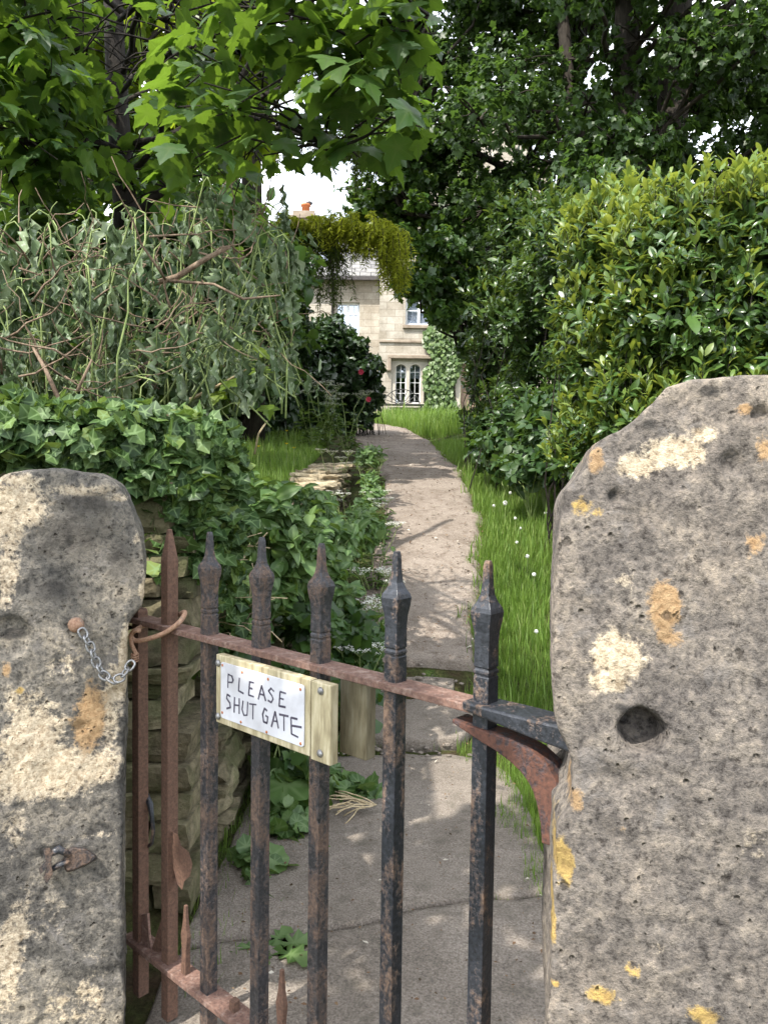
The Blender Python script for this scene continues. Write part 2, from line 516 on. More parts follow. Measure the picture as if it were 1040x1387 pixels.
def soil_mat():
    m, nt, out = mat_new('soil_and_turf')
    co = geo_pos(nt)
    n1 = noise_n(nt, 5, 6, 0.7, co)
    n2 = noise_n(nt, 60, 5, 0.7, co)
    col = ramp(nt, n1, [(0.35, (0.05, 0.036, 0.022)), (0.55, (0.05, 0.06, 0.02)), (0.7, (0.05, 0.10, 0.02))])
    col = mixc(nt, 1.0, col, ramp(nt, n2, [(0.3, (0.5, 0.5, 0.5)), (0.7, (1.5, 1.45, 1.4))]), 'MULTIPLY')
    principled(nt, out, col, 0.95, 0.1, bump(nt, n2, 0.8, 0.02))
    return m


MATS['soil'] = soil_mat()


def house_mat():
    m, nt, out = mat_new('pale_ashlar')
    co = geo_pos(nt)
    mp = nt.nodes.new('ShaderNodeMapping'); nt.links.new(co, mp.inputs[0])
    mp.inputs['Rotation'].default_value = (R(90), 0, 0)
    b = nd(nt, 'ShaderNodeTexBrick', Scale=1.0)
    b.inputs['Brick Width'].default_value = 0.48; b.inputs['Row Height'].default_value = 0.21
    b.inputs['Mortar Size'].default_value = 0.008; b.inputs['Mortar Smooth'].default_value = 0.3
    b.inputs['Color1'].default_value = (0.45, 0.42, 0.37, 1); b.inputs['Color2'].default_value = (0.36, 0.32, 0.265, 1)
    b.inputs['Mortar'].default_value = (0.30, 0.27, 0.23, 1); b.inputs['Bias'].default_value = -0.25
    nt.links.new(mp.outputs[0], b.inputs['Vector'])
    n = noise_n(nt, 1.3, 6, 0.65, co)
    n2 = noise_n(nt, 18, 5, 0.7, co)
    col = mixc(nt, 1.0, b.outputs['Color'], ramp(nt, n, [(0.3, (0.6, 0.57, 0.52)), (0.65, (1.15, 1.14, 1.12))]), 'MULTIPLY')
    col = mixc(nt, 1.0, col, ramp(nt, n2, [(0.3, (0.85, 0.84, 0.82)), (0.7, (1.1, 1.1, 1.1))]), 'MULTIPLY')
    principled(nt, out, col, 0.9, 0.15, bump(nt, math_n(nt, 'ADD', n2, b.outputs['Fac']), 0.3, 0.02))
    return m


MATS['house'] = house_mat()
MATS['dressed'] = plain_mat('dressed_stone', (0.40, 0.36, 0.30), (0.52, 0.48, 0.41), 5, 0.9, 0.1)
MATS['stained'] = plain_mat('stained_stone', (0.20, 0.16, 0.12), (0.34, 0.285, 0.225), 5, 0.9, 0.1)


def slate_mat():
    m, nt, out = mat_new('stone_slate')
    co = geo_pos(nt)
    b = nd(nt, 'ShaderNodeTexBrick', Scale=1.0)
    b.inputs['Brick Width'].default_value = 0.34; b.inputs['Row Height'].default_value = 0.19
    b.inputs['Mortar Size'].default_value = 0.012
    b.inputs['Color1'].default_value = (0.16, 0.16, 0.17, 1); b.inputs['Color2'].default_value = (0.24, 0.235, 0.23, 1)
    b.inputs['Mortar'].default_value = (0.05, 0.05, 0.05, 1)
    nt.links.new(co, b.inputs['Vector'])
    n = noise_n(nt, 12, 5, 0.7, co)
    col = mixc(nt, 1.0, b.outputs['Color'], ramp(nt, n, [(0.3, (0.7, 0.7, 0.7)), (0.7, (1.3, 1.3, 1.25))]), 'MULTIPLY')
    principled(nt, out, col, 0.75, 0.3, bump(nt, b.outputs['Fac'], 0.5, 0.02))
    return m


MATS['slate'] = slate_mat()


def glass_mat():
    m, nt, out = mat_new('window_glass')
    g = nd(nt, 'ShaderNodeBsdfGlossy', Roughness=0.03); g.inputs[0].default_value = (0.9, 0.95, 1, 1)
    t = nd(nt, 'ShaderNodeBsdfTransparent')
    mx = nd(nt, 'ShaderNodeMixShader', Fac=0.28)
    nt.links.new(t.outputs[0], mx.inputs[1]); nt.links.new(g.outputs[0], mx.inputs[2])
    nt.links.new(mx.outputs[0], out.inputs[0])
    return m


MATS['glass'] = glass_mat()

# ------------------------------------------------------------------ leaves
def fan_template(outline, zfun=None, centre=(0, 0.3), vein=True):
    """outline list of (x, y, is_lobe_tip); a fan round the centre, lobe lines carry vein=1"""
    V = [(centre[0], centre[1], 0)]
    ve = [1.0]
    for x, y, tip in outline:
        V.append((x, y, 0)); ve.append(0.75 if tip else 0.0)
    V = np.array(V, float)
    if zfun is not None:
        V[:, 2] = [zfun(x, y) for x, y in V[:, :2]]
    n = len(outline)
    F = [(0, 1 + i, 1 + (i + 1) % n) for i in range(n)]
    return V, F, np.array(ve)


def sym(half):
    """half outline from base (x=0) to tip (x=0), mirrored"""
    right = half
    left = [(-x, y, t) for x, y, t in reversed(half) if abs(x) > 1e-6]
    return right + left


T_MAPLE = fan_template(sym([(0, 0.0, 0), (0.12, -0.05, 0), (0.24, -0.03, 0), (0.33, 0.01, 1), (0.31, 0.08, 0), (0.35, 0.13, 0), (0.31, 0.18, 0), (0.44, 0.23, 0), (0.50, 0.33, 0), (0.60, 0.40, 1),
                            (0.52, 0.43, 0), (0.50, 0.50, 0), (0.41, 0.50, 0), (0.36, 0.55, 0), (0.22, 0.57, 0), (0.27, 0.68, 0), (0.22, 0.75, 0), (0.15, 0.80, 0), (0.10, 0.90, 0), (0, 1.05, 1)]),
                       lambda x, y: 0.10 * abs(x) - 0.28 * (y - 0.3) ** 2 - 0.28 * x * x)
T_MAPLE_LO = fan_template(sym([(0, 0, 0), (0.34, 0.04, 1), (0.33, 0.22, 0), (0.55, 0.50, 1), (0.29, 0.57, 0), (0.17, 0.82, 0), (0, 1.0, 1)]),
                          lambda x, y: 0.10 * abs(x) - 0.25 * (y - 0.3) ** 2)
T_IVY = fan_template(sym([(0, 0.05, 0), (0.18, -0.08, 0), (0.40, 0.04, 1), (0.40, 0.28, 0), (0.50, 0.47, 1), (0.35, 0.60, 0), (0.15, 0.84, 0), (0, 0.98, 1)]),
                     lambda x, y: 0.06 * abs(x) - 0.18 * (y - 0.3) ** 2 - 0.12 * x * x)
T_ROUND = fan_template(sym([(0, 0.06, 0), (0.22, -0.06, 0), (0.42, 0.08, 0), (0.52, 0.34, 1), (0.44, 0.55, 0), (0.36, 0.74, 1), (0.18, 0.80, 0), (0, 0.98, 1)]),
                       lambda x, y: 0.12 * abs(x) - 0.2 * (y - 0.35) ** 2 + 0.05 * math.sin(9 * y))


def strip_template(ws, ys, zs, fold=0.25):
    V, F, ve = [], [], []
    for w, y, z in zip(ws, ys, zs):
        V += [(-w, y, z + fold * w), (0, y, z), (w, y, z + fold * w)]
        ve += [0, 1, 0]
    k = len(ws)
    for i in range(k - 1):
        a = 3 * i
        F += [(a, a + 1, a + 4, a + 3), (a + 1, a + 2, a + 5, a + 4)]
    return np.array(V, float), F, np.array(ve, float)


T_LAUREL = strip_template([0.015, 0.14, 0.18, 0.12, 0.005], [0, 0.25, 0.55, 0.82, 1.0], [0, 0.02, 0, -0.05, -0.12])
T_BROAD = strip_template([0.02, 0.24, 0.30, 0.18, 0.005], [0, 0.22, 0.5, 0.8, 1.0], [0, 0.03, 0, -0.06, -0.16])
T_DIAM = (np.array([(0, 0, 0), (0.28, 0.45, 0.06), (0, 1, -0.08), (-0.28, 0.45, 0.06)], float), [(0, 1, 2), (0, 2, 3)], np.array([1, 0, 1, 0.]))
T_BLADE = strip_template([0.024, 0.022, 0.015, 0.001], [0, 0.4, 0.75, 1.0], [0, 0.04, 0.16, 0.36], 0.4)
T_NEEDLE = (np.array([(0, 0, 0), (0.10, 0.4, 0.02), (0, 1, -0.1), (-0.10, 0.4, 0.02)], float), [(0, 1, 2), (0, 2, 3)], np.array([1, 0, 1, 0.]))
T_WILT = strip_template([0.015, 0.13, 0.10, 0.15, 0.09, 0.01], [0, 0.2, 0.42, 0.65, 0.86, 1.0], [0, 0.08, -0.05, 0.07, -0.06, 0.05], 1.1)
T_DAND = fan_template(sym([(0, 0, 0), (0.05, 0.1, 0), (0.14, 0.2, 1), (0.07, 0.28, 0), (0.19, 0.4, 1), (0.09, 0.47, 0), (0.24, 0.6, 1),
                           (0.12, 0.68, 0), (0.2, 0.85, 1), (0, 1.0, 1)]), lambda x, y: 0.3 * abs(x) - 0.3 * (y - 0.4) ** 2, (0, 0.5))


def nrmz(a):
    return a / np.maximum(np.linalg.norm(a, axis=1, keepdims=True), 1e-9)


def cloud_mesh(name, tmpl, P, D, N, S, off=None):
    V, F, ve = tmpl
    n, k = len(P), len(V)
    Y = nrmz(D)
    Z = N - Y * np.sum(N * Y, axis=1, keepdims=True)
    Z = nrmz(Z)
    X = np.cross(Y, Z)
    S = np.asarray(S, float).reshape(-1, 1, 1)
    if S.shape[0] == 1: S = np.repeat(S, n, 0)
    W = RNG.uniform(0.82, 1.15, (n, 1, 1))
    Zs = RNG.uniform(0.3, 1.9, (n, 1, 1))
    co = P[:, None, :] + S * (W * V[None, :, 0:1] * X[:, None, :] + V[None, :, 1:2] * Y[:, None, :] + Zs * V[None, :, 2:3] * Z[:, None, :])
    co = co.reshape(-1, 3)
    lens = np.array([len(f) for f in F])
    idx = np.array([i for f in F for i in f])
    loops = (idx[None, :] + (np.arange(n) * k)[:, None]).ravel()
    tot = np.tile(lens, n)
    start = np.concatenate([[0], np.cumsum(tot)[:-1]])
    me = bpy.data.meshes.new(name)
    me.vertices.add(n * k); me.loops.add(len(loops)); me.polygons.add(len(tot))
    me.vertices.foreach_set('co', co.ravel())
    me.loops.foreach_set('vertex_index', loops.astype(np.int32))
    me.polygons.foreach_set('loop_start', start.astype(np.int32))
    me.polygons.foreach_set('loop_total', tot.astype(np.int32))
    me.polygons.foreach_set('use_smooth', np.ones(len(tot), bool))
    a = me.attributes.new('rnd', 'FLOAT', 'POINT')
    a.data.foreach_set('value', np.repeat(np.clip(RNG.beta(1.6, 2.2, n), 0, 1), k))
    b = me.attributes.new('vein', 'FLOAT', 'POINT')
    b.data.foreach_set('value', np.tile(ve, n))
    me.update(calc_edges=True)
    return me


def cloud(name, mat, tmpl, P, D, N, S, parent=None, loc=None):
    me = cloud_mesh(name, tmpl, np.asarray(P, float), np.asarray(D, float), np.asarray(N, float), S)
    return link_mesh(name, me, mat, parent, loc)


def rand_dirs(n):
    return nrmz(RNG.normal(size=(n, 3)))


def lump_nodes(c, r, n, shell=0.55, flat=0.0):
    d = rand_dirs(n)
    rad = shell + (1 - shell) * RNG.random((n, 1)) ** 0.6
    rad *= 1 + 0.12 * RNG.normal(size=(n, 1))
    p = np.array(c)[None, :] + d * rad * np.array(r)[None, :]
    ax = nrmz(nrmz(d / np.array(r)[None, :]) * 0.75 + np.array([[0, 0, 0.6]]) + 0.3 * RNG.normal(size=(n, 3)))
    return p, ax


def whorl(nodes, axes, m, tilt=60, tsd=15, length=0.06, size=0.1, ssd=0.25, jit=0.25):
    n = len(nodes)
    ref = np.where(np.abs(axes[:, 2:3]) < 0.9, np.array([[0, 0, 1.]]), np.array([[1., 0, 0]]))
    x = nrmz(np.cross(ref, axes)); y = np.cross(axes, x)
    az = (np.arange(m)[None, :] * 2.4 + RNG.random((n, 1)) * 6.28 + 0.4 * RNG.normal(size=(n, m)))
    tl = np.radians(tilt + tsd * RNG.normal(size=(n, m)))
    rad = np.cos(az)[..., None] * x[:, None, :] + np.sin(az)[..., None] * y[:, None, :]
    A = axes[:, None, :]
    D = np.cos(tl)[..., None] * A + np.sin(tl)[..., None] * rad
    N = np.sin(tl)[..., None] * A - np.cos(tl)[..., None] * rad
    t = RNG.random((n, m, 1))
    Pp = nodes[:, None, :] + A * (t - 0.5) * length
    D = D.reshape(-1, 3) + jit * RNG.normal(size=(n * m, 3))
    N = N.reshape(-1, 3) + jit * RNG.normal(size=(n * m, 3))
    S = size * np.exp(ssd * RNG.normal(size=n * m))
    return Pp.reshape(-1, 3), D, N, S


def cat(*sets):
    return [np.concatenate([s[i] for s in sets]) for i in range(len(sets[0]))]


def bend(a, b, sag=0.0, k=5, wob=0.03, up=Vector((0, 0, 1))):
    a, b = Vector(a), Vector(b)
    L = (b - a).length
    out = []
    for i in range(k + 1):
        t = i / k
        p = a.lerp(b, t) + up * sag * L * 4 * t * (1 - t)
        if 0 < i < k:
            p += Vector((random.gauss(0, 1), random.gauss(0, 1), random.gauss(0, 1))) * wob * L
        out.append(p)
    return out


def taper(r0, r1, k):
    return [r0 + (r1 - r0) * i / (k - 1) for i in range(k)]


# ------------------------------------------------------------------ terrain
KY = [-40, 0.5, 1.1, 2.95, 3.5, 3.8, 4.2, 5.0, 6.0, 8.0, 11, 15, 19, 23, 40, 130]
KZ = [-0.3, -0.12, 0.0, 0.0, 0.05, 0.13, 0.25, 0.49, 0.74, 1.10, 1.52, 1.93, 2.3, 2.6, 2.9, 3.3]
PL_Y = [0.8, 1.9, 2.6, 3.9, 6, 8, 11, 13, 15, 17, 19, 21]
PL_X = [-0.36, -0.34, -0.30, -0.22, 0.0, -0.02, -0.42, -0.80, -1.25, -1.9, -2.8, -4.0]
PR_X = [0.42, 0.42, 0.47, 0.47, 0.77, 0.80, 0.68, 0.55, 0.45, 0.1, -0.6, -1.6]


def sm(t):
    t = np.clip(t, 0, 1)
    return t * t * (3 - 2 * t)


def pathz(y): return np.interp(y, KY, KZ)
def pathl(y): return np.interp(y, PL_Y, PL_X)
def pathr(y): return np.interp(y, PL_Y, PR_X)


def gz(x, y):
    x = np.asarray(x, float); y = np.asarray(y, float)
    pz = pathz(y)
    z = pz - 0.02
    Lm = sm((-0.52 - x) / 0.12) * sm((y - 1.85) / 0.15)
    zl = np.maximum(pz + 0.12, 0.62) + 0.05 * np.sin(1.7 * x + 0.6 * y)
    z = z * (1 - Lm) + zl * Lm
    Rm = sm((x - pathr(y)) / 0.6) * sm((y - 1.2) / 0.4)
    z = z + Rm * (0.07 + 0.03 * np.sin(2.1 * y + x))
    return z


def gzf(x, y): return float(gz(x, y))


def ground_at(px, py):
    d = ray(px, py); d = d / d.y
    y = 0.9
    while y < 60:
        p = EYE + d * y
        if p.z <= gzf(p.x, p.y): return Vector((p.x, p.y, gzf(p.x, p.y)))
        y += 0.02 + y * 0.004
    return EYE + d * 40


def grid_mesh(name, xs, ys, zf):
    X, Y = np.meshgrid(xs, ys)
    Z = zf(X, Y)
    v = np.stack([X, Y, Z], -1).reshape(-1, 3)
    nx, ny = len(xs), len(ys)
    f = [(j * nx + i, j * nx + i + 1, (j + 1) * nx + i + 1, (j + 1) * nx + i) for j in range(ny - 1) for i in range(nx - 1)]
    me = bpy.data.meshes.new(name)
    me.from_pydata(v.tolist(), [], f)
    me.polygons.foreach_set('use_smooth', [True] * len(f))
    return me


xs = np.unique(np.concatenate([np.linspace(-150, -8, 24), np.linspace(-8, -1.4, 30), np.linspace(-1.4, 2, 70), np.linspace(2, 9, 30), np.linspace(9, 150, 24)]))
ys = np.unique(np.concatenate([np.linspace(-40, 0, 14), np.linspace(0, 8, 120), np.linspace(8, 26, 70), np.linspace(26, 130, 22)]))
g = link_mesh('ground', grid_mesh('ground', xs, ys, gz), MATS['soil'])
tag(g, kind='structure')


def strip_mesh(name, y0, y1, ny, nx=14, lift=0.004, edge=0.03, bumpy=0.01, thick=0.0):
    v, f = [], []
    for j in range(ny + 1):
        y = y0 + (y1 - y0) * j / ny
        l = float(pathl(y)) + edge * (noise.noise(Vector((3.1, y * 2.3, 0))) + .6 * noise.noise(Vector((1.1, y * 9, 0))))
        r = float(pathr(y)) + edge * (noise.noise(Vector((9.7, y * 2.1, 0))) + .6 * noise.noise(Vector((4.1, y * 9, 0))))
        for i in range(nx + 1):
            x = l + (r - l) * i / nx
            yy = y + 0.05 * noise.noise(Vector((x * 3, y, 5))) * (1 if 0 < j < ny else 0.6)
            z = float(pathz(y)) + lift + bumpy * noise.noise(Vector((x * 4, y * 4, 1))) + bumpy * 0.5 * noise.noise(Vector((x * 11, y * 11, 7)))
            if i in (0, nx): z = min(z, float(pathz(y)) - 0.022)
            v.append((x, yy, z))
    for j in range(ny):
        for i in range(nx):
            a = j * (nx + 1) + i
            f.append((a, a + 1, a + nx + 2, a + nx + 1))
    if thick:   # front lip
        for i in range(nx):
            a, b = v[i], v[i + 1]
            k = len(v)
            v += [(a[0], a[1] + 0.015, a[2] - thick), (b[0], b[1] + 0.015, b[2] - thick)]
            f.append((i + 1, i, k, k + 1))
    me = bpy.data.meshes.new(name)
    me.from_pydata(v, [], f)
    me.polygons.foreach_set('use_smooth', [True] * len(f))
    return me


tag(link_mesh('path', strip_mesh('path', 3.82, 20.5, 190, nx=20, lift=0.03, edge=0.055, thick=0.07), MATS['path']), kind='structure')


# near concrete path with a crack across it, and the broken slabs of the step
def slab(pts, top, th, name, label, mat):
    """pts: outline (x,y); worn slab with slightly uneven top and rounded edge"""
    bm = bmesh.new()
    n = len(pts)
    dense = []
    for i in range(n):
        a, b = Vector(pts[i]), Vector(pts[(i + 1) % n])
        for k in range(6):
            p = a.lerp(b, k / 6)
            q = noise.noise(Vector((p.x * 9, p.y * 9, 3.3))) * 0.015
            dense.append((p.x + q, p.y - q))
    c = Vector((sum(p[0] for p in dense) / len(dense), sum(p[1] for p in dense) / len(dense)))
    mb = MB()
    rings = []
    for s, z in ((1.0, -th), (1.0, -0.012), (0.985, -0.002), (0.93, 0.0), (0.6, 0.0), (0.3, 0.0), (0.05, 0)):
        ring = []
        for p in dense:
            x = c.x + (p[0] - c.x) * s; y = c.y + (p[1] - c.y) * s
            zz = top(x, y) + z + (0.005 * noise.noise(Vector((x * 7, y * 7, 2))) if z > -0.01 else 0)
            ring.append((x, y, zz))
        rings.append(ring)
    mb.loft(rings)
    base = (c.x, c.y, top(c.x, c.y) - th)
    o = mb.build(name, mat, None, base, smooth=True)
    return o


CR = lambda x: 1.88 + 0.30 * (x - 0.05) + 0.018 * math.sin(9 * x) + .008 * math.sin(31 * x)
cx_ = [-0.46 + 0.94 * i / 7 for i in range(8)]
o = slab([(-0.46, 1.4), (-0.42, 0.75), (0.44, 0.75), (0.43, 1.2), (0.46, 1.5), (0.44, 1.8)] + [(x, CR(x) - 0.009) for x in reversed(cx_)], lambda x, y: 0.0 + 0.002, 0.12,
         'paving_slab', '', MATS['slab'])
tag(o, 'worn grey concrete slab just behind the iron gate, in front of the crack', 'paving slab', 'worn slabs of the lower path')
o = slab([(x, CR(x) + 0.009) for x in cx_] + [(0.485, 2.3), (0.495, 2.6), (0.48, 2.8), (0.42, 2.94), (0.28, 3.0), (0.10, 3.0), (-0.2, 2.96), (-0.42, 2.8), (-0.44, 2.3)], lambda x, y: 0.0, 0.12,
         'paving_slab', '', MATS['slab'])
tag(o, 'worn grey concrete slab between the crack and the broken step', 'paving slab', 'worn slabs of the lower path')
o = slab([(-0.15, 3.12), (0.02, 3.06), (0.14, 3.04), (0.30, 3.06), (0.40, 3.2), (0.42, 3.5), (0.2, 3.54), (-0.15, 3.5)], lambda x, y: 0.045 + (y - 3.05) * 0.03, 0.1,
         'paving_slab', '', MATS['slab'])
tag(o, 'small curved stone slab forming the lower step of the path', 'paving slab', 'worn slabs of the lower path')
o = slab([(0.0, 3.58), (0.2, 3.60), (0.34, 3.56), (0.36, 3.74), (0.2, 3.80), (0.02, 3.78)], lambda x, y: 0.085 + (y - 3.6) * 0.1, 0.1,
         'paving_slab', '', MATS['slab'])
tag(o, 'cracked narrow slab at the lip of the upper path', 'paving slab', 'worn slabs of the lower path')


# ------------------------------------------------------------------ gate pillars
def carve(name, outline, p0, n, depth, voxel, mat, label, cat_, amp, patches, holes=(), ledge=None, base=None, soften=14):
    """stone block: silhouette traced on its front plane, extruded to its real depth, remeshed, worn by noise"""
    n = Vector(n).normalized()
    F = [on_plane(px, py, p0, n) for px, py in outline]
    B = [p - n * depth for p in F]
    mb = MB()
    mb.loft([F, B])
    me = mb.mesh('tmp')
    tmp = bpy.data.objects.new('tmp', me); COL.objects.link(tmp)
    m1 = tmp.modifiers.new('r', 'REMESH'); m1.mode = 'VOXEL'; m1.voxel_size = voxel
    m2 = tmp.modifiers.new('s', 'SMOOTH'); m2.iterations = soften; m2.factor = 0.5
    dg = bpy.context.evaluated_depsgraph_get()
    em = bpy.data.meshes.new_from_object(tmp.evaluated_get(dg))
    bpy.data.objects.remove(tmp)
    nv = len(em.vertices)
    co = np.empty(nv * 3); em.vertices.foreach_get('co', co); co = co.reshape(-1, 3)
    no = np.empty(nv * 3); em.vertices.foreach_get('normal', no); no = no.reshape(-1, 3)
    disp = np.empty(nv)
    for i in range(nv):
        v = Vector(co[i])
        a = noise.fractal(v * 4.0, 1.0, 2.0, 4) * amp
        b = noise.noise(v * 38.0) * amp * 0.28 + noise.noise(v * 75.0) * amp * 0.16
        w = noise.noise(v * 26.0 + Vector((5, 5, 5)))
        pit = -amp * 0.6 * max(0.0, w - 0.34) * 3
        disp[i] = a + b + pit
    n_ = np.array(n)
    front = np.clip(no @ n_, 0, 1)
    for hx, hy, rad, dep in holes:
        c = np.array(on_plane(hx, hy, p0, n))
        dd = co - c
        dist = np.linalg.norm(dd - np.outer(dd @ n_, n_), axis=1) + 0.003 * np.array([noise.noise(Vector(p) * 45) for p in co])
        prof = 1 - sm((dist - rad * 0.72) / (rad * 0.42))
        sel = prof * (front > 0.3)
        co -= np.outer(sel * dep, n_)
        disp *= (1 - 0.6 * sel)
    if ledge:
        pxs, pys, dz, up = ledge
        for i in range(nv):
            pass
    co = co + no * disp[:, None]
    at_ = {k: np.zeros(nv) for k in ('cream', 'brown', 'orange', 'black')}
    for key, px, py, rx, ry, st in patches:
        c = on_plane(px, py, p0, n)
        ex = on_plane(px + rx, py, p0, n) - c; ez = on_plane(px, py - ry, p0, n) - c
        rel = co - np.array(c)
        exn = np.array(ex.normalized()); u = (rel @ exn) / ex.length; w = rel[:, 2] / ez.length
        dpt = (rel @ n_)
        f = np.clip(1.25 - np.sqrt(u * u + w * w), 0, 1) * st * (np.abs(dpt) < 0.10)
        at_[key] = np.maximum(at_[key], f)
    em.vertices.foreach_set('co', co.ravel())
    for k, v in at_.items():
        a = em.attributes.new(k, 'FLOAT', 'POINT'); a.data.foreach_set('value', v)
    em.polygons.foreach_set('use_smooth', [True] * len(em.polygons))
    em.materials.clear()
    em.update()
    em.name = name
    o = link_mesh(name, em, mat, None, base)
    tag(o, label, cat_)
    return o


# right pillar (close to the camera)
RP0 = at(760, 900, 0.80); RN = Vector((-0.20, -0.98, 0.06))
r_out = [(745, 1800), (738, 1400), (742, 1290), (744, 1180), (748, 1120), (768, 1092), (775, 1040), (766, 1012), (752, 985), (748, 900),
         (752, 800), (757, 720), (763, 664), (790, 630), (800, 600), (812, 592), (850, 572), (880, 545), (900, 522), (940, 508), (1040, 501),
         (1200, 505), (1330, 530), (1390, 620), (1400, 1000), (1400, 1800)]
r_patch = [('cream', 912, 612, 62, 28, 1.0), ('cream', 868, 632, 44, 26, .9), ('cream', 950, 590, 26, 20, .8), ('cream', 836, 890, 52, 44, .95), ('cream', 825, 922, 34, 22, 1.0),
           ('brown', 900, 820, 28, 44, 1.0), ('brown', 905, 862, 22, 18, .8), ('brown', 808, 622, 16, 30, .7), ('cream', 845, 785, 18, 26, .6),
           ('brown', 1022, 735, 24, 26, .7), ('brown', 1008, 555, 18, 14, .75), ('brown', 1036, 610, 20, 30, .6), ('orange', 786, 682, 24, 18, .75), ('orange', 810, 692, 14, 12, .6),
           ('orange', 763, 1165, 17, 44, 1.0), ('orange', 744, 1240, 9, 50, 1.0), ('orange', 752, 1335, 10, 8, .9), ('orange', 855, 1315, 22, 24, .6),
           ('orange', 815, 1350, 30, 18, .72), ('orange', 955, 1378, 36, 22, .9), ('cream', 965, 1392, 22, 18, 1.0), ('brown', 780, 1090, 16, 28, .7), ('brown', 838, 1125, 22, 16, .5),
           ('black', 830, 672, 14, 12, .8), ('black', 992, 625, 22, 22, .6), ('black', 960, 530, 22, 12, .7), ('black', 850, 960, 40, 12, .6), ('black', 905, 690, 40, 8, .4),
           ('black', 880, 575, 26, 14, .6), ('cream', 1020, 1150, 24, 40, .45), ('cream', 895, 1290, 16, 20, .5)]
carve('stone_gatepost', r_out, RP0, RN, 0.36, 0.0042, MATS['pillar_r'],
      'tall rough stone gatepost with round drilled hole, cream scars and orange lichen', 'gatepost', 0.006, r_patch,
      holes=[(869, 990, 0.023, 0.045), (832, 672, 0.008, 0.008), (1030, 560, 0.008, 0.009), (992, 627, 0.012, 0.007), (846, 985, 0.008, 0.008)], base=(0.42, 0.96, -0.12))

# left pillar
LP0 = at(176, 1000, 1.40); LN = Vector((0.31, -0.95, 0.03))
l_out = [(170, 1750), (168, 1450), (168, 1100), (170, 1000), (171, 880), (174, 838), (193, 822), (199, 780), (195, 725), (183, 688), (166, 655), (138, 640),
         (75, 633), (20, 640), (-20, 655), (-90, 690), (-130, 760), (-140, 1000), (-140, 1750)]
l_patch = [('cream', 35, 690, 50, 44, .75), ('cream', 15, 650, 60, 18, .8), ('cream', 10, 780, 24, 60, .8), ('cream', 70, 1045, 110, 44, 1.1), ('cream', 45, 1000, 60, 60, .9), ('cream', 150, 960, 24, 90, .8), ('cream', 10, 690, 40, 80, .8), ('cream', 110, 665, 60, 12, .7), ('cream', 90, 900, 40, 26, .5), ('cream', 140, 1130, 44, 10, .6),
           ('cream', 130, 1040, 50, 26, .85), ('brown', 122, 975, 30, 58, 1.1), ('cream', 168, 900, 10, 75, 1.1), ('cream', 195, 800, 10, 18, .8), ('cream', 160, 675, 34, 10, .6),
           ('cream', 30, 950, 40, 26, .6), ('cream', 185, 730, 8, 14, .6), ('orange', 28, 935, 8, 8, .7), ('brown', 10, 905, 12, 20, .6),
           ('cream', 15, 1290, 30, 110, .75), ('cream', 120, 1340, 50, 70, .5), ('cream', 60, 1250, 60, 40, .45), ('cream', 75, 1360, 40, 30, .5), ('black', 95, 725, 90, 60, .62), ('black', 120, 685, 70, 30, .6), ('black', 70, 800, 60, 30, .6), ('black', 160, 760, 30, 50, .6), ('black', 20, 860, 26, 10, .9),
           ('cream', 20, 1130, 26, 50, .5)]
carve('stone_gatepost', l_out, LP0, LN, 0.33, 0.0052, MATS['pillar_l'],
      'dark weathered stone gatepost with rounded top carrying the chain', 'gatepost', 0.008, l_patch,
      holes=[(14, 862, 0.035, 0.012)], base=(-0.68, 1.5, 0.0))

# ------------------------------------------------------------------ gate
GA = Vector((-0.52, 1.59, 0)); GB = Vector((0.215, 0.93, 0))
GU = (GB - GA).normalized()
GN = Vector((GU.y, -GU.x, 0))            # towards the camera
UP = Vector((0, 0, 1))
RAILZ = 0.800
BOTZ = 0.125


def gp(px, py, off=0.0):
    return on_plane(px, py, GA + GN * off, GN)


gate = thing('iron_gate', 'rusty black wrought iron gate with spearhead bars standing between the stone gateposts', 'gate', (-0.15, 1.26, 0.02))


def gbar(t_or_p, sections):
    p = Vector((t_or_p.x, t_or_p.y, 0))
    return [[p + UP * z + GU * (sx * hu) + GN * (sy * hn) for sx, sy in ((-1, -1), (1, -1), (1, 1), (-1, 1))] for z, hu, hn in sections]


def spear(z0, k=1.0, s=1.0):
    w = 0.0118 * s
    return [(z0 + 0.000, w, w), (z0 + 0.040 * k, w, w), (z0 + 0.0415 * k, w * .93, w * .93), (z0 + 0.0435 * k, w * .93, w * .93), (z0 + 0.045 * k, w * 1.02, w * 1.02),
            (z0 + 0.049 * k, w * 1.02, w * 1.02), (z0 + 0.0505 * k, w * .9, w * .9), (z0 + 0.0525 * k, w * .9, w * .9), (z0 + 0.054 * k, w, w),
            (z0 + 0.082 * k, w * .96, w * .96), (z0 + 0.100 * k, w * 1.05, w * 1.05), (z0 + 0.114 * k, w * 1.26, w * 1.26), (z0 + 0.125 * k, w * 1.36, w * 1.32),
            (z0 + 0.131 * k, w * 1.22, w * 1.2), (z0 + 0.138 * k, w * .88, w * .88), (z0 + 0.147 * k, w * .58, w * .66), (z0 + 0.158 * k, w * .50, w * .50), (z0 + 0.185 * k, w * .40, w * .40), (z0 + 0.192 * k, w * .30, w * .30)]


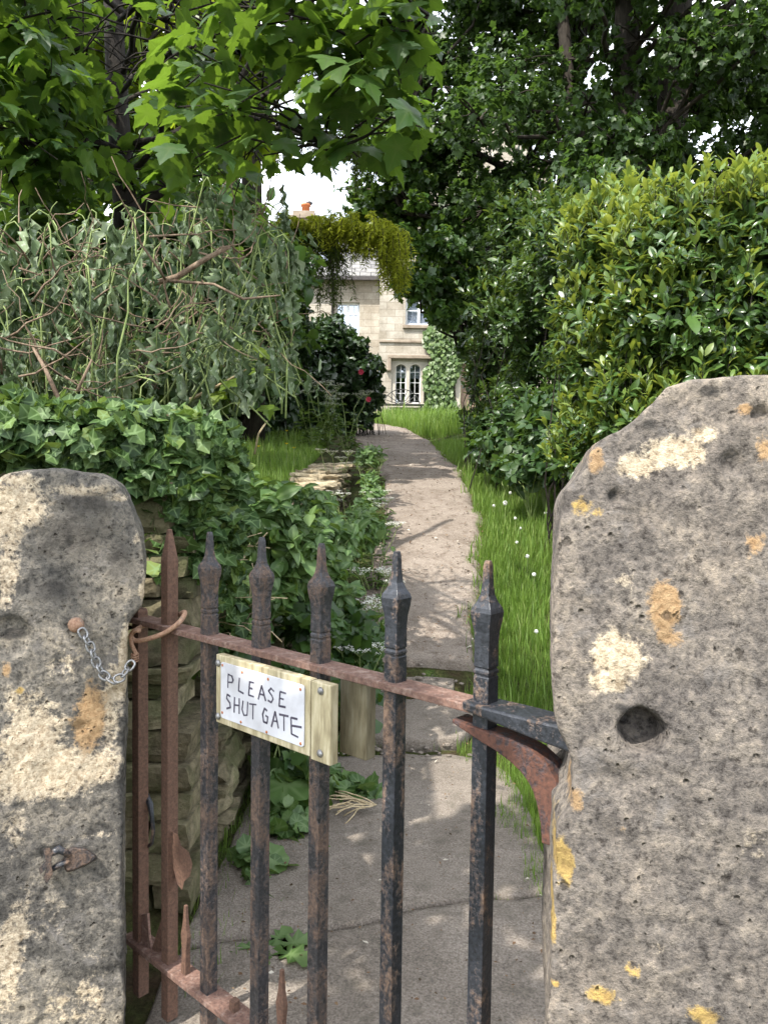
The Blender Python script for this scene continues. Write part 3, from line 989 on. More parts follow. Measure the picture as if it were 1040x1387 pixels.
bars = [(230, 850, 'plain'), (284, 868, 'spear'), (354, 883, 'spear'), (434, 901, 'spear'), (535, 926, 'spear'), (657, 955, 'spear')]
bmats = ['iron_rust', 'iron_mid', 'iron_mid', 'iron_mid', 'iron_black', 'iron_black']
for (px, py, kind), mname in zip(bars, bmats):
    p = gp(px, py)
    mb = MB()
    w = 0.0118
    lean = random.uniform(-0.002, 0.002)
    if kind == 'plain':
        sec = [(0.008, w, w), (0.4, w, w), (RAILZ, w, w), (RAILZ + 0.09, w, w), (RAILZ + 0.125, w * 1.02, w * 1.02), (RAILZ + 0.185, w * .3, w * .3)]
    else:
        k = 1.0
        sec = [(0.008, w, w), (0.25, w * 1.02, w * .98), (0.45, w * .98, w), (0.62, w * 1.01, w), (RAILZ - 0.011, w, w)] + spear(RAILZ - 0.004, k)
    mb.loft(gbar(p, sec))
    o = mb.build('bar', MATS[mname], gate, bevel=0.0012)
    if kind == 'plain': o['label'] = 'rusty brown plain bar with simple pointed tip'
# stile against the left post
p = gp(190, 845)
mb = MB(); mb.loft(gbar(p, [(0.006, .012, .012), (0.3, .0125, .012), (RAILZ + 0.012, .0115, .0115), (RAILZ + 0.018, .009, .009)]))
o = mb.build('stile', MATS['iron_rust'], gate, bevel=0.0015); o['label'] = 'rusty end stile beside the dark post'
# rails
tR = (gp(648, 955) - GA).dot(GU)


def rail_rings(ts, z_top, hw, th):
    rings = []
    for i, t in enumerate(ts):
        p = GA + GU * t
        w = hw[i] if isinstance(hw, list) else hw
        h = th[i] if isinstance(th, list) else th
        rings.append([p + UP * z_top - GN * w, p + UP * z_top + GN * w, p + UP * (z_top - h) + GN * (w * 1.0), p + UP * (z_top - h) - GN * w])
    return rings


mb = MB(); mb.loft(rail_rings([-0.015, 0.2, 0.45, 0.65, tR], RAILZ, 0.021, 0.011))
mb.build('top_rail', MATS['iron_rail'], gate, bevel=0.0015)
mb = MB(); mb.loft(rail_rings([0.0, 0.3, 0.6, 0.99], BOTZ, 0.022, 0.012))
mb.build('bottom_rail', MATS['iron_rail'], gate, bevel=0.0015)
# hinge eye and curved brace
mb = MB(); mb.loft(rail_rings([tR - 0.012, tR + 0.015, tR + 0.06, tR + 0.10, tR + 0.145, tR + 0.175], RAILZ + 0.003, [0.0215, .024, .026, .025, .022, .020], [0.012, .014, .019, .024, .029, .032]))
mb.build('hinge_strap', MATS['iron_black'], gate, bevel=0.003)
bpx = [(622, 972), (640, 982), (662, 993), (684, 1003), (704, 1014), (722, 1027), (737, 1043), (747, 1062), (752, 1085), (755, 1112), (756, 1140)]
bp = [gp(x, y) for x, y in bpx]
bw = [0.003, 0.005, 0.008, 0.011, 0.014, 0.017, 0.019, 0.019, 0.017, 0.015, 0.014]
rings = []
for i, q in enumerate(bp):
    t = (bp[min(i + 1, len(bp) - 1)] - bp[max(i - 1, 0)]).normalized()
    nn = GN.cross(t).normalized()
    rings.append([q + nn * bw[i] - GN * .017, q + nn * bw[i] + GN * .017, q - nn * bw[i] + GN * .017, q - nn * bw[i] - GN * .017])
mb = MB(); mb.loft(rings)
o = mb.build('hinge_brace', MATS['iron_red'], gate, bevel=0.002); o['label'] = 'red rusted curved brace under the hinge'
# hinge pin into the stone
mb = MB(); q = GA + GU * (tR + 0.165)
mb.tube([q + UP * (RAILZ - 0.09), q + UP * (RAILZ + 0.01)], 0.011, 10)
mb.build('hinge_pin', MATS['iron_black'], gate, smooth=True)
# short dog bars on the bottom rail
for px, hgt in ((252, 0.135), (382, 0.135), (318, 0.02)):
    # find plane column at that pixel near the rail height
    q = gp(px, 1330)
    mb = MB()
    sc = 0.7
    if hgt > 0.1:
        sec = [(BOTZ - 0.03, .007, .007), (BOTZ + 0.02, .007, .006), (BOTZ + 0.045, .007, .005), (BOTZ + 0.075, .0105, .005), (BOTZ + 0.10, .0055, .004), (BOTZ + hgt, .003, .003)]
    else:
        sec = [(BOTZ - 0.03, .007, .007), (BOTZ + hgt, .007, .007)]
    mb.loft(gbar(q, sec))
    mb.build('dog_bar', MATS['iron_rust'], gate, bevel=0.001)
# gusset between stile and first bar, with a torn lower edge
a = gp(205, 1288, 0.004); b = gp(226, 1222, 0.004); c = gp(228, 1280, 0.004); d_ = gp(216, 1290, 0.004); e_ = gp(222, 1276, 0.004)
mb = MB(); fr = [a, b, c, e_, d_]
mb.loft([fr, [x - GN * 0.006 for x in fr]])
mb.build('gusset', MATS['iron_rust'], gate)
a = [gp(183, 1240, .006), gp(200, 1238, .006), gp(202, 1270, .006), gp(206, 1290, .006), gp(184, 1286, .006)]
mb = MB(); mb.loft([a, [x - GN * 0.005 for x in a]])
mb.build('corner_plate', MATS['iron_rail'], gate)
# curled latch lug on the side of the first bar
lug = [(232, 1126), (241, 1130), (246, 1146), (256, 1154), (261, 1170), (258, 1186), (250, 1194), (247, 1206), (241, 1198), (236, 1180), (232, 1160)]
mb = MB(); mb.loft([[gp(x, y, .004) for x, y in lug], [gp(x, y, -.006) for x, y in lug]])
mb.build('latch_lug', MATS['iron_rust'], gate, bevel=0.001)
hk = [gp(x, y, -0.012) for x, y in ((198, 1075), (204, 1090), (206, 1105), (208, 1125), (206, 1142), (200, 1148))]
mb = MB(); mb.tube(hk, [0.006, 0.007, 0.005, 0.0045, 0.004, 0.003], 6)
mb.build('catch_hook', MATS['iron_black'], gate, smooth=True)

# ------------------------------------------------------------------ sign
SO = 0.034
tl, tr_, bl, br = gp(293, 889, SO), gp(449, 927, SO), gp(293, 977, SO), gp(449, 1037, SO)
u0, u1 = [(q - GA).dot(GU) for q in (tl, tr_)]
ztop = (tl.z + tr_.z) / 2 + 0.001; zbot = (bl.z + br.z) / 2
print('SIGN', tl.z, tr_.z, bl.z, br.z, u0, u1)


def sp(u, v, off):
    """u along the sign 0..1, v down 0..1"""
    return GA + GU * (u0 + (u1 - u0) * u) + GN * off + UP * (ztop + (zbot - ztop) * v)


sign = thing('sign_board', 'hand lettered white PLEASE SHUT GATE sign screwed to a wooden board on the gate', 'sign', sp(0.5, 1.0, SO))


def sbox(ua, ub, va, vb, o1, o2, mb=None):
    mb = mb or MB()
    A = [sp(ua, vb, o1), sp(ub, vb, o1), sp(ub, vb, o2), sp(ua, vb, o2), sp(ua, va, o1), sp(ub, va, o1), sp(ub, va, o2), sp(ua, va, o2)]
    mb.hexa(A)
    return mb


sbox(0.0, 0.838, 0.0, 1.0, 0.0185, SO).build('board', MATS['board'], sign, bevel=0.0015)
sbox(0.850, 1.0, 0.0, 1.02, 0.0185, SO + 0.001).build('end_batten', MATS['board'], sign, bevel=0.0015)
sbox(0.90, 1.10, 0.02, 1.0, -0.034, -0.0125).build('backing_block', MATS['old_board'], sign, bevel=0.002)
PU0, PU1, PV0, PV1 = 0.058, 0.80, 0.085, 0.90
plate_pts = []
for cu, cv, a0 in ((PU0 + .02, PV0 + .04, 180), (PU1 - .02, PV0 + .04, 270), (PU1 - .02, PV1 - .04, 0), (PU0 + .02, PV1 - .04, 90)):
    for k in range(4):
        a = R(a0 + 30 * k)
        plate_pts.append((cu + .02 * math.cos(a), cv + .04 * math.sin(a)))
mb = MB(); mb.loft([[sp(u, v, SO + 0.0005) for u, v in plate_pts], [sp(u, v, SO + 0.0025) for u, v in plate_pts]])
plate = mb.build('plate', MATS['plate'], sign, bevel=0.0006)
# hand lettering as raised pen strokes in plate coordinates
L = []
def st(*pts): L.append(pts)
st((.100, .16), (.095, .40)); st((.100, .16), (.150, .18), (.165, .24), (.150, .29), (.098, .30))
st((.245, .17), (.235, .40), (.300, .42))
st((.375, .18), (.362, .41), (.425, .415)); st((.375, .18), (.425, .18)); st((.368, .29), (.410, .29))
st((.480, .43), (.520, .19), (.570, .42)); st((.495, .34), (.550, .33))
st((.665, .22), (.630, .19), (.605, .24), (.640, .30), (.660, .36), (.635, .42), (.600, .40))
st((.735, .20), (.728, .43), (.795, .42)); st((.735, .20), (.800, .19)); st((.732, .31), (.775, .30))
st((.128, .54), (.090, .53), (.080, .60), (.125, .66), (.130, .74), (.085, .78))
st((.185, .54), (.180, .80)); st((.245, .53), (.245, .79)); st((.182, .67), (.246, .65))
st((.290, .55), (.282, .70), (.305, .79), (.345, .77), (.350, .55))
st((.375, .56), (.455, .54)); st((.415, .55), (.415, .80))
st((.590, .58), (.555, .56), (.535, .66), (.545, .78), (.590, .79), (.597, .68), (.570, .68))
st((.640, .82), (.680, .55), (.720, .80)); st((.655, .72), (.708, .70))
st((.730, .57), (.830, .55)); st((.780, .56), (.785, .82))
st((.862, .57), (.868, .83), (.940, .84)); st((.862, .57), (.930, .55)); st((.865, .69), (.975, .66))
mb = MB()
for pts in L:
    q = []
    for i, (u, v) in enumerate(pts):
        uu = PU0 + (PU1 - PU0) * u + random.gauss(0, .0012); vv = PV0 + (PV1 - PV0) * (v + 0.02) + random.gauss(0, .003)
        q.append((uu, vv))
    for a_, b_ in zip(q[:-1], q[1:]):
        A = sp(a_[0], a_[1], SO + 0.0026); B = sp(b_[0], b_[1], SO + 0.0026)
        t = (B - A).normalized(); sd = t.cross(GN).normalized() * random.uniform(0.0012, 0.0018)
        A = A - t * 0.0006; B = B + t * 0.0006
        mb.hexa([A - sd, B - sd, B + sd, A + sd] + [x + GN * 0.0004 for x in (A - sd, B - sd, B + sd, A + sd)])
mb.build('lettering', MATS['ink'], plate)
for u, v in ((.075, .13), (.265, .15), (.50, .14), (.77, .15), (.075, .82), (.255, .86), (.49, .87), (.775, .86)):
    mb = MB(); mb.lathe(sp(u, v, SO + .002), [(.0026, 0), (.0026, .0009), (.0012, .0014)], 8, GN)
    mb.build('nail_head', MATS['orange_rust'], plate, smooth=True)
for u, v in ((.028, .12), (.028, .90), (.925, .10), (.925, .90)):
    mb = MB(); mb.lathe(sp(u, v, SO + .001), [(.0062, 0), (.0062, .0012), (.0045, .0032), (.0015, .0040)], 14, GN)
    mb.build('bolt_head', MATS['galv'], sign, smooth=True)

# ------------------------------------------------------------------ chain, ring and catch on the left post
def lp(px, py, off=0.0):
    return on_plane(px, py, LP0 + LN.normalized() * off, LN.normalized())


chain = thing('latch_chain', 'galvanised chain with rusty wire loop hooking the gate to the left gatepost', 'chain', lp(105, 846, 0.012))
mb = MB(); mb.lathe(lp(104, 845, -0.004), [(.007, 0), (.013, .006), (.014, .012), (.010, .018), (.004, .021)], 14, LN)
mb.build('anchor_bolt', MATS['wire'], chain, smooth=True)
pts = []
cp = [lp(110, 853, .030), lp(122, 874, .032), lp(131, 898, .034), lp(140, 914, .036), lp(152, 922, .038), lp(164, 918, .038), lp(173, 906, .036), lp(180, 897, .034)]
# resample to equal links
seg = [0]
for a, b in zip(cp[:-1], cp[1:]): seg.append(seg[-1] + (b - a).length)
NL = 11
for k in range(NL):
    s0 = seg[-1] * (k + 0.5) / NL
    for i in range(len(cp) - 1):
        if seg[i] <= s0 <= seg[i + 1]:
            t = (s0 - seg[i]) / (seg[i + 1] - seg[i]); c = cp[i].lerp(cp[i + 1], t); d = (cp[i + 1] - cp[i]).normalized(); break
    hl = seg[-1] / NL * 0.66; hw = 0.0068
    side = d.cross(LN).normalized() if k % 2 == 0 else Vector(LN)
    side = (side + (Vector(LN) if k % 2 == 0 else d.cross(LN)) * 0.35).normalized()
    ring = []
    for j in range(16):
        a = 2 * math.pi * j / 16
        x = math.cos(a); y = math.sin(a)
        ring.append(c + d * (hl * (abs(x) ** .8) * (1 if x > 0 else -1)) + side * (hw * (abs(y) ** .8) * (1 if y > 0 else -1)))
    mb = MB(); mb.tube(ring, 0.0022, 6, closed=True)
    mb.build('link', MATS['galv'], chain, smooth=True)
# wire loop round the stile and the first bar
lo = [gp(180, 874, .03), gp(178, 862, .030), gp(184, 853, .028), gp(196, 851, .026), gp(199, 858, .026), gp(193, 864, .028)]
loop = [(178, 860, .060), (184, 868, .056), (202, 865, .046), (222, 858, .034), (240, 846, .022), (249, 835, .004), (250, 829, -.014), (241, 833, -.026), (222, 838, -.028), (205, 843, -.012), (188, 851, .03)]
ring = [gp(x, y, o_) for x, y, o_ in loop]
# smooth closed spline
def smooth_closed(p, n=4):
    out = []
    k = len(p)
    for i in range(k):
        p0, p1, p2, p3 = p[i - 1], p[i], p[(i + 1) % k], p[(i + 2) % k]
        for j in range(n):
            t = j / n
            out.append(0.5 * ((2 * p1) + (p2 - p0) * t + (2 * p0 - 5 * p1 + 4 * p2 - p3) * t * t + (3 * p1 - 3 * p2 + p3 - p0) * t ** 3))
    return out
mb = MB(); mb.tube(smooth_closed(ring), 0.0048, 8, closed=True)
mb.build('wire_loop', MATS['wire'], chain, smooth=True)
tail = [gp(190, 854, .062), gp(182, 854, .066), gp(177, 862, .066), gp(179, 874, .066), gp(184, 884, .066), gp(181, 899, .066)]
mb = MB(); mb.tube(tail, 0.0042, 8)
for k in range(4):
    mb.tube([gp(183, 886 + 3 * k, .066) + Vector((math.cos(a), math.sin(a), 0.15 * math.sin(a))) * 0.0062 for a in [j * 2 * math.pi / 10 for j in range(10)]], 0.0017, 5, closed=True)
mb.build('wire_tail', MATS['wire'], chain, smooth=True)

catch = thing('iron_catch', 'rusty iron gate catch set into the front of the dark left gatepost', 'gate catch', lp(95, 1165))
outl = [(84, 1168), (88, 1154), (98, 1146), (116, 1148), (131, 1158), (132, 1164), (118, 1172), (100, 1180), (90, 1182)]
mb = MB(); mb.loft([[lp(x, y, -0.004) for x, y in outl], [lp(108 + (x - 108) * .9, 1164 + (y - 1164) * .88, .014) for x, y in outl]])
mb.build('back_plate', MATS['iron_mid'], catch, bevel=0.002)
outl = [(58, 1150), (66, 1148), (71, 1156), (69, 1166), (71, 1184), (63, 1198), (59, 1188), (64, 1174), (55, 1184), (53, 1176), (62, 1166)]
mb = MB(); mb.loft([[lp(x, y, .012) for x, y in outl], [lp(x + 1, y, .022) for x, y in outl]])
mb.build('keeper', MATS['iron_mid'], catch)
mb = MB(); mb.tube([lp(62, 1160, .014), lp(80, 1150, .016), lp(95, 1158, .012)], [.006, .008, .006], 6)
mb.tube([lp(66, 1180, .010), lp(80, 1172, .014), lp(95, 1166, .012)], [.004, .006, .005], 6)
mb.build('staple', MATS['iron_black'], catch, smooth=True)

# ------------------------------------------------------------------ dry-stone walls
def stones(name, blocks, mat, label, cat_, base, bev=0.006):
    bm = bmesh.new()
    lay = bm.faces.layers.float.new('rnd')
    for (c, ax, half) in blocks:
        vs = []
        for sz in (-1, 1):
            for sx, sy in ((-1, -1), (1, -1), (1, 1), (-1, 1)):
                j = Vector([random.uniform(.72, 1.02) for _ in range(3)])
                vs.append(bm.verts.new(Vector(c) + Vector(ax[0]) * (sx * half[0] * j.x) + Vector(ax[1]) * (sy * half[1] * j.y) + Vector(ax[2]) * (sz * half[2] * j.z)))
        rv = random.random()
        for q in ((0, 3, 2, 1), (4, 5, 6, 7), (0, 1, 5, 4), (1, 2, 6, 5), (2, 3, 7, 6), (3, 0, 4, 7)):
            f = bm.faces.new([vs[i] for i in q]); f[lay] = rv; f.smooth = False
    bmesh.ops.recalc_face_normals(bm, faces=bm.faces)
    bmesh.ops.subdivide_edges(bm, edges=bm.edges[:], cuts=3, use_grid_fill=True)
    for _ in range(1):
        bmesh.ops.smooth_vert(bm, verts=bm.verts, factor=0.32, use_axis_x=True, use_axis_y=True, use_axis_z=True)
    for v in bm.verts:
        q = noise.noise_vector(v.co * 16) * 0.008 + noise.noise_vector(v.co * 50) * 0.006
        v.co += q
    me = bpy.data.meshes.new(name); bm.to_mesh(me); bm.free()
    o = link_mesh(name, me, mat, None, base)
    return tag(o, label, cat_)


# roadside wall behind the left post
blocks = []
z = 0.0
while z < 1.2:
    h = random.uniform(0.04, 0.10)
    x = -2.6
    while x < -0.47:
        w = random.uniform(0.10, 0.26)
        if x + w > -0.50: w = -0.455 - x
        if w < 0.06: break
        blocks.append(((x + w / 2, 1.99 + random.uniform(-.012, .012), z + h / 2), ((1, 0, 0), (0, 1, 0), (0, 0, 1)), (w / 2 * 1.06, 0.17, h / 2 * 1.08)))
        x += w
    z += h
stones('rubble_wall', blocks, MATS['rubble'], 'mossy coursed rubble wall under the ivy behind the dark gatepost', 'wall', (-1.4, 1.99, 0))
# wall running up the left side of the path
blocks = []
y = 2.18
def wx(y): return float(np.interp(y, [1.8, 3, 5, 6.5, 8], [-0.62, -0.60, -0.50, -0.46, -0.50]))
def wtop(y): return float(np.interp(y, [1.8, 2.6, 4.0, 5.0, 6.5, 7.5, 8.2], [0.80, 0.76, 0.80, 0.90, 1.06, 1.10, 1.12]))
def wbase(y): return float(pathz(y)) - 0.03
zrow = {}
for row in range(40):
    y = 2.17 + random.uniform(0, .05)
    while y < 8.0:
        w = random.uniform(0.07, 0.22)
        h = 0.052
        z = row * h - 0.02
        ym = y + w / 2
        if wbase(ym) - 0.06 < z < wtop(ym) - h * .5:
            hh = h * random.uniform(.42, .58)
            blocks.append(((wx(ym) + random.uniform(-.03, .03), ym, z + h / 2), ((0, 1, 0), (1, 0, 0), (0, 0.0, 1)), (w / 2 * 1.05, 0.16, hh)))
        y += w
for k in range(60):      # loose flat stones along the top
    y = random.uniform(4.6, 8.0)
    a = random.uniform(-.5, .5)
    blocks.append(((wx(y) + random.uniform(-.12, .10), y, wtop(y) + random.uniform(0, .035)), ((math.sin(a), math.cos(a), 0), (math.cos(a), -math.sin(a), random.uniform(-.15, .15)), (0, 0, 1)),
                   (random.uniform(.05, .12), random.uniform(.05, .1), random.uniform(.012, .022))))
stones('rubble_wall', blocks, MATS['rubble_dry'] if False else MATS['rubble'], 'low tumbled dry-stone wall edging the left side of the path', 'wall', (-0.58, 4.0, 0.1))
blocks = []
for k in range(95):
    y = random.uniform(4.2, 7.9)
    a = random.uniform(-.6, .6)
    blocks.append(((wx(y) + random.uniform(-.16, .13), y, wtop(y) + 0.03 + random.uniform(0, .05)), ((math.sin(a), math.cos(a), 0), (math.cos(a), -math.sin(a), random.uniform(-.15, .15)), (0, 0, 1)),
                   (random.uniform(.06, .13), random.uniform(.05, .1), random.uniform(.012, .022))))
stones('coping_stones', blocks, MATS['rubble_dry'], 'pale flat stones heaped loose on top of the low path wall', 'stones', (-0.5, 6.5, 1.0))

# ------------------------------------------------------------------ house
HY = 23.0          # front of the taller right-hand block
WY = 24.6          # front of the recessed left-hand wing
HB = 2.45
house = thing('stone_house', 'pale sunlit stone house with arched ground floor window at the end of the path', 'house', (1.5, 24, HB))
def hx(px, Y): return at(px, 500, Y).x
def hz(py, Y, px=520): return at(px, py, Y).z


def wall_panel(name, x0, x1, z0, z1, Y, th, holes, mat, gable=None):
    """front wall with real openings; holes are (xa, xb, za, zb)"""
    X = sorted({x0, x1} | {h[0] for h in holes} | {h[1] for h in holes})
    Z = sorted({z0, z1} | {h[2] for h in holes} | {h[3] for h in holes})
    mb = MB()
    for i in range(len(X) - 1):
        for j in range(len(Z) - 1):
            xm, zm = (X[i] + X[i + 1]) / 2, (Z[j] + Z[j + 1]) / 2
            if any(h[0] < xm < h[1] and h[2] < zm < h[3] for h in holes): continue
            mb.add([(X[i], Y, Z[j]), (X[i + 1], Y, Z[j]), (X[i + 1], Y, Z[j + 1]), (X[i], Y, Z[j + 1])], [(0, 1, 2, 3)])
    for h in holes:
        a, b, c, d = h
        mb.add([(a, Y, c), (a, Y + th, c), (a, Y + th, d), (a, Y, d)], [(0, 1, 2, 3)])
        mb.add([(b, Y, c), (b, Y + th, c), (b, Y + th, d), (b, Y, d)], [(3, 2, 1, 0)])
        mb.add([(a, Y, c), (b, Y, c), (b, Y + th, c), (a, Y + th, c)], [(0, 1, 2, 3)])
        mb.add([(a, Y, d), (b, Y, d), (b, Y + th, d), (a, Y + th, d)], [(3, 2, 1, 0)])
    if gable:
        mb.add([(x0, Y, z1), (x1, Y, z1), ((x0 + x1) / 2, Y, gable)], [(0, 1, 2)])
    me = bpy.data.meshes.new(name); me.from_pydata(mb.v, [], mb.f); me.update()
    return link_mesh(name, me, mat, house)


xa, xb = hx(513, HY), hx(513, HY) + 5.6
ze = hz(300, HY); zg = hz(95, HY)
# arched three-light window
lights = [(hx(535.5, HY), hx(550.5, HY)), (hx(554.5, HY), hx(570, HY)), (hx(574.5, HY), hx(590, HY))]
wz0, wz1 = hz(546, HY), hz(488, HY)
W1 = (hx(530, HY), hx(594, HY), wz0, wz1)
W2 = (hx(548, HY), hx(602, HY), hz(440, HY), hz(398, HY))
DO = (hx(624, HY), hx(624, HY) + 0.95, HB, HB + 2.05)
wall_panel('wall', xa, xb, HB - 0.4, ze, HY, 0.3, [W1, W2, DO], MATS['house'], zg)
mb = MB()       # sides and back of the taller block
mb.add([(xa, HY, HB - .4), (xa, HY + 9, HB - .4), (xa, HY + 9, ze), (xa, HY, ze)], [(0, 1, 2, 3)])
mb.add([(xb, HY, HB - .4), (xb, HY + 9, HB - .4), (xb, HY + 9, ze), (xb, HY, ze)], [(3, 2, 1, 0)])
mb.add([(xa, HY + 9, HB - .4), (xb, HY + 9, HB - .4), (xb, HY + 9, ze), (xa, HY + 9, ze), ((xa + xb) / 2, HY + 9, zg)], [(0, 1, 2, 4, 3)])
mb.build('side_walls', MATS['house'], house)
xm = (xa + xb) / 2
mb = MB()
for s, xe in ((-1, xa - 0.15), (1, xb + 0.15)):
    zz = ze - 0.12
    mb.hexa([(xe, HY - .12, zz), (xm, HY - .12, zg + .05), (xm, HY + 9.1, zg + .05), (xe, HY + 9.1, zz),
             (xe, HY - .12, zz + .1), (xm, HY - .12, zg + .15), (xm, HY + 9.1, zg + .15), (xe, HY + 9.1, zz + .1)])
mb.build('gable_roof', MATS['slate'], house)


def stone_arches(win, lts, Y, mat):
    x0, x1, z0, z1 = win
    mb = MB()
    zs = hz(500, HY)
    dep = 0.16
    Yf = Y + 0.06
    edges = [x0] + [e for l in lts for e in l] + [x1]
    for i in range(0, len(edges), 2):       # jambs and mullions
        mb.box((edges[i], Yf, z0), (edges[i + 1], Yf + dep, z1))
    for a, b in lts:
        w = (b - a) / 2; c = (a + b) / 2
        n = 10
        for k in range(n):
            t0, t1 = math.pi * (1 - k / n), math.pi * (1 - (k + 1) / n)
            xa_, xb_ = c + w * math.cos(t0), c + w * math.cos(t1)
            za_, zb_ = zs + min(w * .95, z1 - zs - .03) * math.sin(t0), zs + min(w * .95, z1 - zs - .03) * math.sin(t1)
            mb.hexa([(xa_, Yf, za_), (xb_, Yf, zb_), (xb_, Yf + dep, zb_), (xa_, Yf + dep, za_), (xa_, Yf, z1), (xb_, Yf, z1), (xb_, Yf + dep, z1), (xa_, Yf + dep, z1)])
    return mb.build('window_surround', mat, house)


sur = stone_arches(W1, lights, HY, MATS['dressed'])
for a, b in lights:
    w = thing('window', None, None, (a, HY + .15, wz0)) if False else None
    fr = MB()
    Yg = HY + 0.17
    fr.box((a, Yg, wz0), (a + .03, Yg + .03, wz1 - .1)); fr.box((b - .03, Yg, wz0), (b, Yg + .03, wz1 - .1))
    fr.box((a, Yg, wz0), (b, Yg + .028, wz0 + .05))
    fr.box(((a + b) / 2 - .007, Yg + .001, wz0), ((a + b) / 2 + .007, Yg + .025, wz1 - .05))
    for k in (1, 2, 3):
        zz = wz0 + (wz1 - wz0) * k / 4
        fr.box((a, Yg + .003, zz - .007), (b, Yg + .022, zz + .007))
    f = fr.build('casement', MATS['white_paint'], house)
    mb = MB(); mb.box((a, Yg + .032, wz0), (b, Yg + .036, wz1)); mb.build('pane', MATS['glass'], f)
    mb = MB(); mb.box((a, Yg + .15, wz0 + (wz1 - wz0) * .62), (b, Yg + .17, wz1)); mb.build('blind', MATS['curtain'], f)
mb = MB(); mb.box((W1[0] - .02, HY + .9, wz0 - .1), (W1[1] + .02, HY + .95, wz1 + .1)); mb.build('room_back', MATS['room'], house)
# sill, hood mould, string course
mb = MB(); mb.box((W1[0] - .05, HY - .07, wz0 - .13), (W1[1] + .05, HY + .2, wz0)); mb.build('window_sill', MATS['dressed'], house, bevel=.015)
mb = MB()
hx0, hx1 = hx(525, HY), hx(604, HY)
mb.box((hx0, HY - .12, hz(486, HY)), (hx1, HY, hz(481, HY)))
mb.box((hx0, HY - .12, hz(500, HY)), (hx0 + .10, HY, hz(486, HY)))
mb.box((hx0 - .06, HY - .13, hz(503, HY)), (hx0 + .10, HY, hz(499.5, HY)))
mb.box((hx1 - .10, HY - .12, hz(500, HY)), (hx1, HY, hz(486, HY)))
mb.build('hood_mould', MATS['stained'], house, bevel=.02)
mb = MB(); mb.box((xa, HY - .05, hz(464, HY)), (xb, HY, hz(461, HY))); mb.build('string_course', MATS['stained'], house, bevel=.01)


def casement(win, Y, nl, nm, rows, sill_mat, blind=True):
    a, b, c, d = win
    Yg = Y + .12
    fr = MB()
    fr.box((a, Yg, c), (a + .06, Yg + .05, d)); fr.box((b - .06, Yg, c), (b, Yg + .05, d))
    fr.box((a + .06, Yg, c), (b - .06, Yg + .05, c + .07)); fr.box((a + .06, Yg, d - .06), (b - .06, Yg + .05, d))
    for k in range(1, nl):
        x = a + (b - a) * k / nl
        fr.box((x - .035, Yg + .002, c + .07), (x + .035, Yg + .046, d - .06))
    for l in range(nl):
        xa_, xb_ = a + (b - a) * l / nl, a + (b - a) * (l + 1) / nl
        for k in range(1, nm):
            x = xa_ + (xb_ - xa_) * k / nm
            fr.box((x - .012, Yg + .01, c + .07), (x + .012, Yg + .04, d - .06))
    for k in range(1, rows):
        z_ = c + (d - c) * k / rows
        fr.box((a + .06, Yg + .012, z_ - .012), (b - .06, Yg + .038, z_ + .012))
    f = fr.build('casement', MATS['white_paint'], house)
    mb = MB(); mb.box((a, Yg + .052, c), (b, Yg + .056, d)); mb.build('pane', MATS['glass'], f)
    if blind:
        mb = MB(); mb.box((a, Yg + .075, c), (b, Yg + .085, d)); mb.build('curtain', MATS['curtain'], f)
    mb = MB(); mb.box((a - .08, Y - .08, c - .1), (b + .08, Y + .11, c)); mb.build('window_sill', sill_mat, house, bevel=.012)


casement(W2, HY, 3, 1, 2, MATS['stained'])
# door and its frame beside the creeper
mb = MB(); mb.box((DO[0], HY + .18, DO[2]), (DO[1], HY + .23, DO[3])); mb.build('door', MATS['doorwood'], house)
mb = MB()
mb.box((DO[0] - .16, HY - .06, DO[2]), (DO[0], HY + .17, DO[3])); mb.box((DO[1], HY - .06, DO[2]), (DO[1] + .16, HY + .17, DO[3]))
mb.box((DO[0] - .16, HY - .06, DO[3]), (DO[1] + .16, HY + .17, DO[3] + .18)); mb.build('door_surround', MATS['dressed'], house, bevel=.01)
# recessed wing with lower eaves
wxa, wxb = hx(300, WY), xa + 0.0
wze = hz(376, WY); wzr = hz(306, WY + 2.4)
W3 = (hx(454, WY), hx(486, WY), hz(457, WY), hz(410, WY))
wall_panel('wing_wall', wxa, wxb - .002, HB - .4, wze, WY, .3, [W3], MATS['house'])
casement(W3, WY, 2, 2, 3, MATS['stained'])
mb = MB()
mb.add([(wxa, WY, HB - .4), (wxa, WY + 5, HB - .4), (wxa, WY + 5, wze), (wxa, WY + 2.5, wzr), (wxa, WY, wze)], [(0, 1, 2, 3, 4)])
mb.add([(wxa, WY + 5, HB - .4), (wxb, WY + 5, HB - .4), (wxb, WY + 5, wze), (wxa, WY + 5, wze)], [(0, 1, 2, 3)])
mb.build('wing_side', MATS['house'], house)
mb = MB()
for y0_, y1_ in ((WY - .25, WY + 2.5), (WY + 5.25, WY + 2.5)):
    mb.hexa([(wxa - .2, y0_, wze - .1), (wxb - .004, y0_, wze - .1), (wxb - .004, y1_, wzr), (wxa - .2, y1_, wzr),
             (wxa - .2, y0_, wze), (wxb - .004, y0_, wze), (wxb - .004, y1_, wzr + .1), (wxa - .2, y1_, wzr + .1)])
roof = mb.build('roof', MATS['slate'], house)
mb = MB(); mb.box((wxa - .2, WY - .36, wze - .16), (wxb - .006, WY - .26, wze - .05)); mb.build('gutter', MATS['pipe'], house)
mb = MB(); xd = hx(450, WY); mb.tube([(xd, WY - .08, HB), (xd, WY - .08, wze - .3), (xd, WY - .3, wze - .14)], .045, 8); mb.build('downpipe', MATS['pipe'], house, smooth=True)
